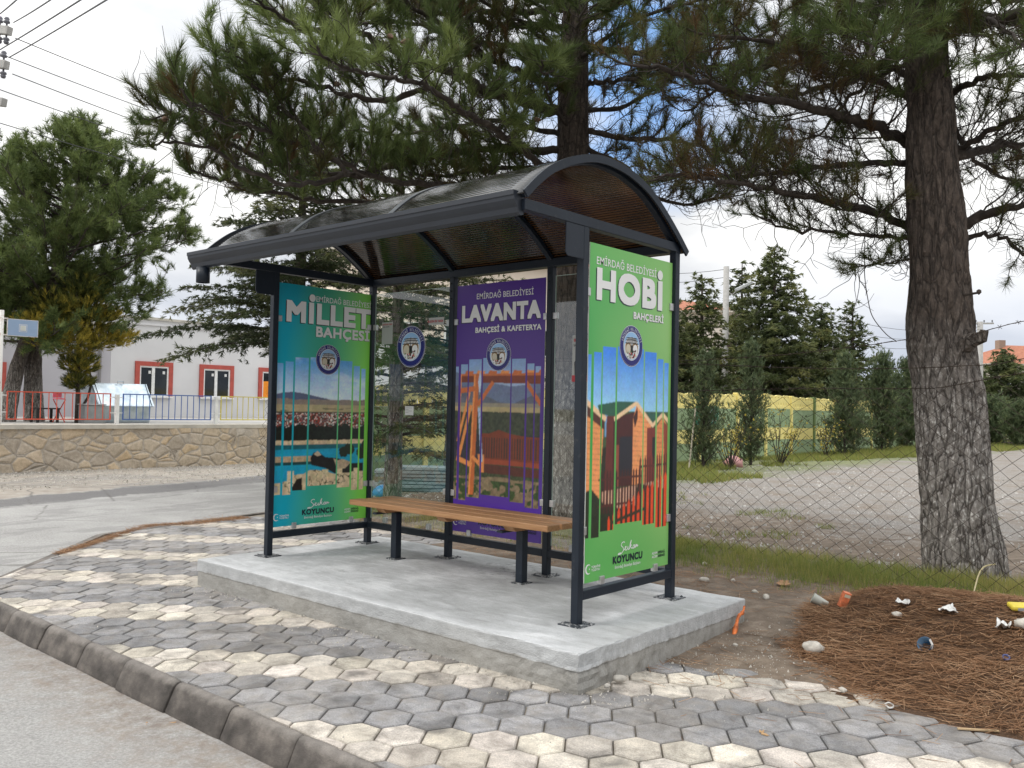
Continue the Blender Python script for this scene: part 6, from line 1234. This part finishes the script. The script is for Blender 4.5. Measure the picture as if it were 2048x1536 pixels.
n = 9000; X2 = rng.uniform(-.2, 8, n); Y2 = rng.uniform(.9, 3.2, n); k_ = (rng.random(n) < .9*fbm(X2, Y2, 1.5, 3, 9)*sstep(1.35, 1.9, Y2)) & (X2 > .0); X2, Y2 = X2[k_], Y2[k_]
n = 1500; X3 = rng.uniform(3.2, 6.5, n); Y3 = rng.uniform(-.7, 1.2, n); k_ = rng.random(n) < .75*sstep(-.9, .9, Y3)**2; X3, Y3 = X3[k_], Y3[k_]
e_ = np.array([gp(a, c_)[:2] for a, c_ in [(120, 1108), (180, 1090), (240, 1070), (300, 1052), (380, 1048), (440, 1040), (490, 1036)]]); n = 2600; u = rng.random(n)*6; i_ = u.astype(int); f_ = (u-i_)[:, None]; E = e_[i_]*(1-f_)+e_[np.minimum(i_+1, 6)]*f_+rng.normal(0, 1, (n, 2))*(.025+.09*np.clip((u-2.2)/1.5, 0, 1)*fbm(u, u*0, 2., 2, 5))[:, None]+np.stack([-.03+0*u, 0*u], 1)
PX = np.concatenate([X, X2, X3, E[:, 0]]); PY = np.concatenate([Y, Y2, Y3, E[:, 1]]); PZ = np.concatenate([Z, dirt_h(X2, Y2)+.008, np.maximum(.006, dirt_h(X3, Y3)+.004), np.full(len(E), .004)])
N = len(PX); a = rng.normal(.35, .75, N)+.6*(PX > 4.9)*rng.random(N)*2+PI*(rng.random(N) < .5); el = rng.normal(0, .16, N); ln = rng.uniform(.07, .16, N); w_ = .0017
dx, dy, dz = np.cos(a)*np.cos(el)*ln/2, np.sin(a)*np.cos(el)*ln/2, np.sin(el)*ln/2; Vq = np.empty((N, 4, 3)); nxn, nyn = -np.sin(a)*w_, np.cos(a)*w_; zb = np.random.default_rng(4).uniform(0, .018, N)*(np.arange(N) < len(X))
Vq[:, 0] = np.stack([PX-dx-nxn, PY-dy-nyn, PZ+zb-dz], 1); Vq[:, 1] = np.stack([PX-dx+nxn, PY-dy+nyn, PZ+zb-dz+.001], 1); Vq[:, 2] = np.stack([PX+dx+nxn*.6, PY+dy+nyn*.6, PZ+zb+dz+.001], 1); Vq[:, 3] = np.stack([PX+dx-nxn*.6, PY+dy-nyn*.6, PZ+zb+dz], 1)
DRY = foliage_mat('dry_needles', (.11, .06, .032), (.32, .175, .092), (.52, .35, .21), .7); o = tri_mesh('fallen_needles', Vq.reshape(-1, 3), DRY, None, np.clip(.5+.25*(fbm(PX, PY, 2.5, 3, 6)-.5)*2+rng.normal(0, .17, N), 0, 1), per=4); tag(o, 'rust brown heap of fallen pine needles beside the pavers', 'needles', kind='stuff')
# crumbs of mortar and gravel
def crumbs(X, Y, Z, s_):
    n = len(X); r = np.random.default_rng(9); base = np.array([[1, 0, -.4], [-.5, .87, -.4], [-.5, -.87, -.4], [0, 0, .9]]); F_ = [(0, 2, 1), (0, 1, 3), (1, 2, 3), (2, 0, 3)]; V = []
    B = base[None]+r.normal(0, .35, (n, 4, 3)); B = B*s_[:, None, None]; B += np.stack([X, Y, Z], 1)[:, None]; return np.concatenate([B[:, f] for f in F_], 1).reshape(-1, 3)
n = 2600; Xc = np.concatenate([rng.uniform(3.35, 4.5, n), rng.uniform(-.5, 3.6, 900), rng.uniform(-.5, 8, 900)]); Yc = np.concatenate([rng.uniform(-.45, 2.0, n), -.47-rng.random(900)**2.5*.35, rng.uniform(-1.65, 4.5, 900)])
pr = np.concatenate([np.exp(-(((Xc[:n]-3.5-.35*(Yc[:n]))/.38)**2)), np.ones(1800)*.7]); k_ = rng.random(len(Xc)) < pr; Xc, Yc = Xc[k_], Yc[k_]; sz = .0028+.007*rng.random(len(Xc))**4; Zc = np.maximum(dirt_h(Xc, Yc), 0)+.002
o = tri_mesh('mortar_crumbs', crumbs(Xc, Yc, Zc, sz), RK, None); tag(o, 'crumbs of mortar and gravel around the slab and on the pavers', 'crumbs', kind='stuff')
n = 9000; Xc = rng.uniform(-4, 9, n); Yc = 4.2+rng.random(n)**1.5*14; o = tri_mesh('gravel', crumbs(Xc, Yc, dirt_h(Xc, Yc)+.004, .006+.022*rng.random(n)**3), simple('gravel_stone', (.50, .48, .45), .9, var=.35, sc=8), None); tag(o, 'scattered pale gravel on the yard ground', 'gravel', kind='stuff')
n = 4000; Yc = rng.uniform(-2, 9, n); Xc = np.array([wx(q) for q in Yc])+.05+rng.random(n)**1.5*3.5; o = tri_mesh('gravel', crumbs(Xc, Yc, -.018+0*Xc, .008+.022*rng.random(n)**3), RK, None); tag(o, 'pale grit along the foot of the stone wall', 'gravel', kind='stuff')
# ------------------------------------------------------------------ litter and stones near the shelter
hz = lambda x, y_: float(heap_h(np.array(x), np.array(y_))*heap_mask(np.array(x), np.array(y_)))+.02
def hp(px, py):  # a point on the heap surface under the pixel
    v = CF+(px-1024)/FPX*CR-(py-768)/FPX*CU; k = 2.5
    while k < 14:
        q = CAM+v*k; z = max(hz(q[0], q[1]), float(dirt_h(np.array(q[0]), np.array(q[1]))), 0.)
        if q[2] <= z: break
        k += .01
    return (float(q[0]), float(q[1]), z)
for i, (px, py, r_, lab) in enumerate([(1626, 1302, .055, 'lumpy white stone on the pavers at the edge of the needle heap'), (1794, 1233, .026, 'small smooth ivory stone on the needle heap'), (1532, 1197, .030, 'beige stone on the soil between slab and heap'), (1510, 1186, .022, 'little pale stone left of the beige one'), (1408, 1163, .034, 'grey stone lying behind the right rear corner of the slab'), (1466, 1163, .020, 'small stone on the needles behind the slab'), (1685, 1383, .018, 'white pebble on the paver edge below the heap'), (2048, 1255, .045, 'ivory plastic lump at the right picture edge'), (1409, 1130, .024, 'white stone in the grass behind the shelter'), (1470, 1352-60, .016, 'pebble against the lower slab side'), (1240, 1362, .028, 'grey mortar lump at the front corner of the slab'), (1215, 1375, .018, 'smaller mortar lump at the front corner of the slab')]):
    q = hp(px, py); tag(blob('stone', (q[0], q[1], q[2]+r_*.35), r_, RK, 60+i, (1.25, .9, .7), .45, rz=i), lab, 'stone', 'loose stones around the slab and heap')
q = hp(1640, 1212); cu = thing('plastic_cup', 'crushed translucent grey plastic cup beside the orange drink carton', 'cup'); MB().lathe((q[0], q[1], q[2]+.03), [(.022, -.05), (.035, .05), (.037, .052), (.034, .05), (.021, -.048), (0, -.048)], 16, axis=(-.75, -.3, .35)).build('body', simple('cloudy_plastic', (.42, .43, .38), .3), cu, smooth=True)
q = hp(1683, 1214); ca2 = thing('drink_carton', 'small orange and green drink carton standing tilted on the needles', 'carton'); b = MB().box(-.024, -.018, 0, .024, .018, .10); bb = b.build('body', simple('carton_orange', srgb(214, 120, 80), .5, var=.3, sc=40), ca2, bevel=.002); q2 = MB(); q2.add([(.0245, -.018, .0), (.0245, .018, .0), (.0245, .018, .055), (.0245, -.018, .04)], [(0, 1, 2, 3)], 0); q2.add([(.0246, -.012, .05), (.0246, .010, .055), (.0246, .012, .08), (.0246, -.01, .075)], [(0, 1, 2, 3)], 1); q2.add([(-.02, -.0185, .07), (.02, -.0185, .07), (.02, -.0185, .09), (-.02, -.0185, .09)], [(0, 1, 2, 3)], 2); q2.build('print', [simple('carton_green', (.05, .12, .04), .5), BLACK, CREAM], bb, fixn=False); ca2.location = q; ca2.rotation_euler = (R(12), R(16), R(50))
q = hp(1567, 1172); o = crumple('cardboard_piece', (q[0], q[1], q[2]+.01), .11, .12, .03, simple('cardboard', (.34, .19, .10), .85), 71, .6, 6); tag(o, 'flat brown cardboard piece leaning in the grass edge', 'cardboard')
for i, (px, py, a, c_, h_, lab) in enumerate([(1806, 1213, .085, .075, .06, 'crumpled white foil cup on top of the needle heap'), (1897, 1226, .10, .07, .05, 'white tissue at the grass edge of the heap'), (2007, 1262, .10, .08, .055, 'folded white plastic scrap near the right edge')]):
    q = hp(px, py); tag(crumple('plastic_scrap', (q[0], q[1], q[2]), a, c_, h_, PLW, 80+i, i*.8, 12), lab, 'litter', 'white plastic litter on the needle heap')
q = hp(2048, 1220); w_ = thing('snack_wrapper', 'yellow wrapper with a dark stripe at the right edge, behind the heap', 'wrapper'); MB().box(-.08, -.04, 0, .08, .04, .03).build('body', simple('wrapper_yellow', srgb(205, 186, 62), .5), w_, bevel=.012); MB().box(-.05, -.0425, .006, .02, -.0405, .022).build('print', simple('wrapper_grey', (.3, .3, .32), .5), w_); w_.location = q; w_.rotation_euler = (R(10), 0, R(35))
q = hp(1853, 1296); w_ = thing('foil_packet', 'open dark blue and white packet sunk in the needle heap', 'packet'); b = MB(); b.lathe((0, 0, 0), [(.03, -.03), (.042, .03), (.040, .032), (.026, -.026), (0, -.026)], 14, axis=(-.1, -.8, .45)); b.build('body', simple('packet_blue', (.015, .07, .14), .3), w_, smooth=True); MB().tube([(.032, -.02, -.01), (.038, -.03, .02), (.025, -.03, .045)], .006, 5).build('rim', PLW, w_); w_.location = (q[0], q[1], q[2]+.012)
q = hp(2012, 1322); cpn = thing('bottle_cap', 'violet blue bottle ring in the needles near the right edge', 'cap'); MB().lathe((q[0], q[1], q[2]+.012), [(.013, 0), (.019, 0), (.019, .012), (.013, .012), (.013, 0)], 18, axis=(.2, -.5, .8)).build('ring', simple('cap_blue', (.07, .08, .19), .6), cpn, smooth=True)
q = gp(1473, 1232, .08); o = MB(); o.tube(cat([(3.425, 1.26, .17), (3.435, 1.22, .14), (3.43, 1.17, .12), (3.44, 1.12, .07), (3.46, 1.05, .03)], 4), [.007]*4+[.011, .014, .008, .012]+[.010]*4+[.015, .017, .016, .012]+[.008], 7); o = o.build('orange_strap', simple('orange_plastic', srgb(190, 100, 45), .55, var=.75, sc=22), smooth=True); tag(o, 'twisted orange and black plastic strap against the right side of the slab', 'strap')
o = MB().obox(g3(1915, 1457, .008), g3(1998, 1462, .012), .014, .006).build('wood_sliver', simple('sliver_wood', (.42, .30, .17), .8)); tag(o, 'thin wooden sliver on the pavers at the lower right', 'stick')
o = MB().tube(cat([g3(1770, 1408, .008), g3(1778, 1405, .02), g3(1788, 1412, .008), g3(1780, 1416, .012), g3(1772, 1411, .006)], 5), .004, 5).build('cord_scrap', PLW); tag(o, 'small looped white cord on a paver below the heap', 'litter')
o = MB().tube(cat([hp(1935, 1190)[:2]+(.18,), hp(1960, 1175)[:2]+(.24,), hp(1990, 1168)[:2]+(.26,)], 5), .006, 5).build('dry_stalk', simple('straw', (.42, .36, .2), .8)); tag(o, 'bent dry stalk in front of the thick pine trunk', 'stalk')
for i, (px, py) in enumerate([(293, 1450), (345, 1448), (1523, 1465), (1530, 1470)]):
    q = g3(px, py, -.14 if px < 600 else .004); tag(crumple('dry_leaf', (q[0], q[1], q[2]), .035, .022, .012, simple('leaf_brown', (.38, .24, .12), .8), 90+i, i, 5), ['dry tan leaf on the asphalt, the left one', 'second dry tan leaf on the asphalt', 'curled pale leaf on a lower right paver', 'curled leaf touching the other on the lower right paver'][i], 'leaf', 'dry leaves lying about')
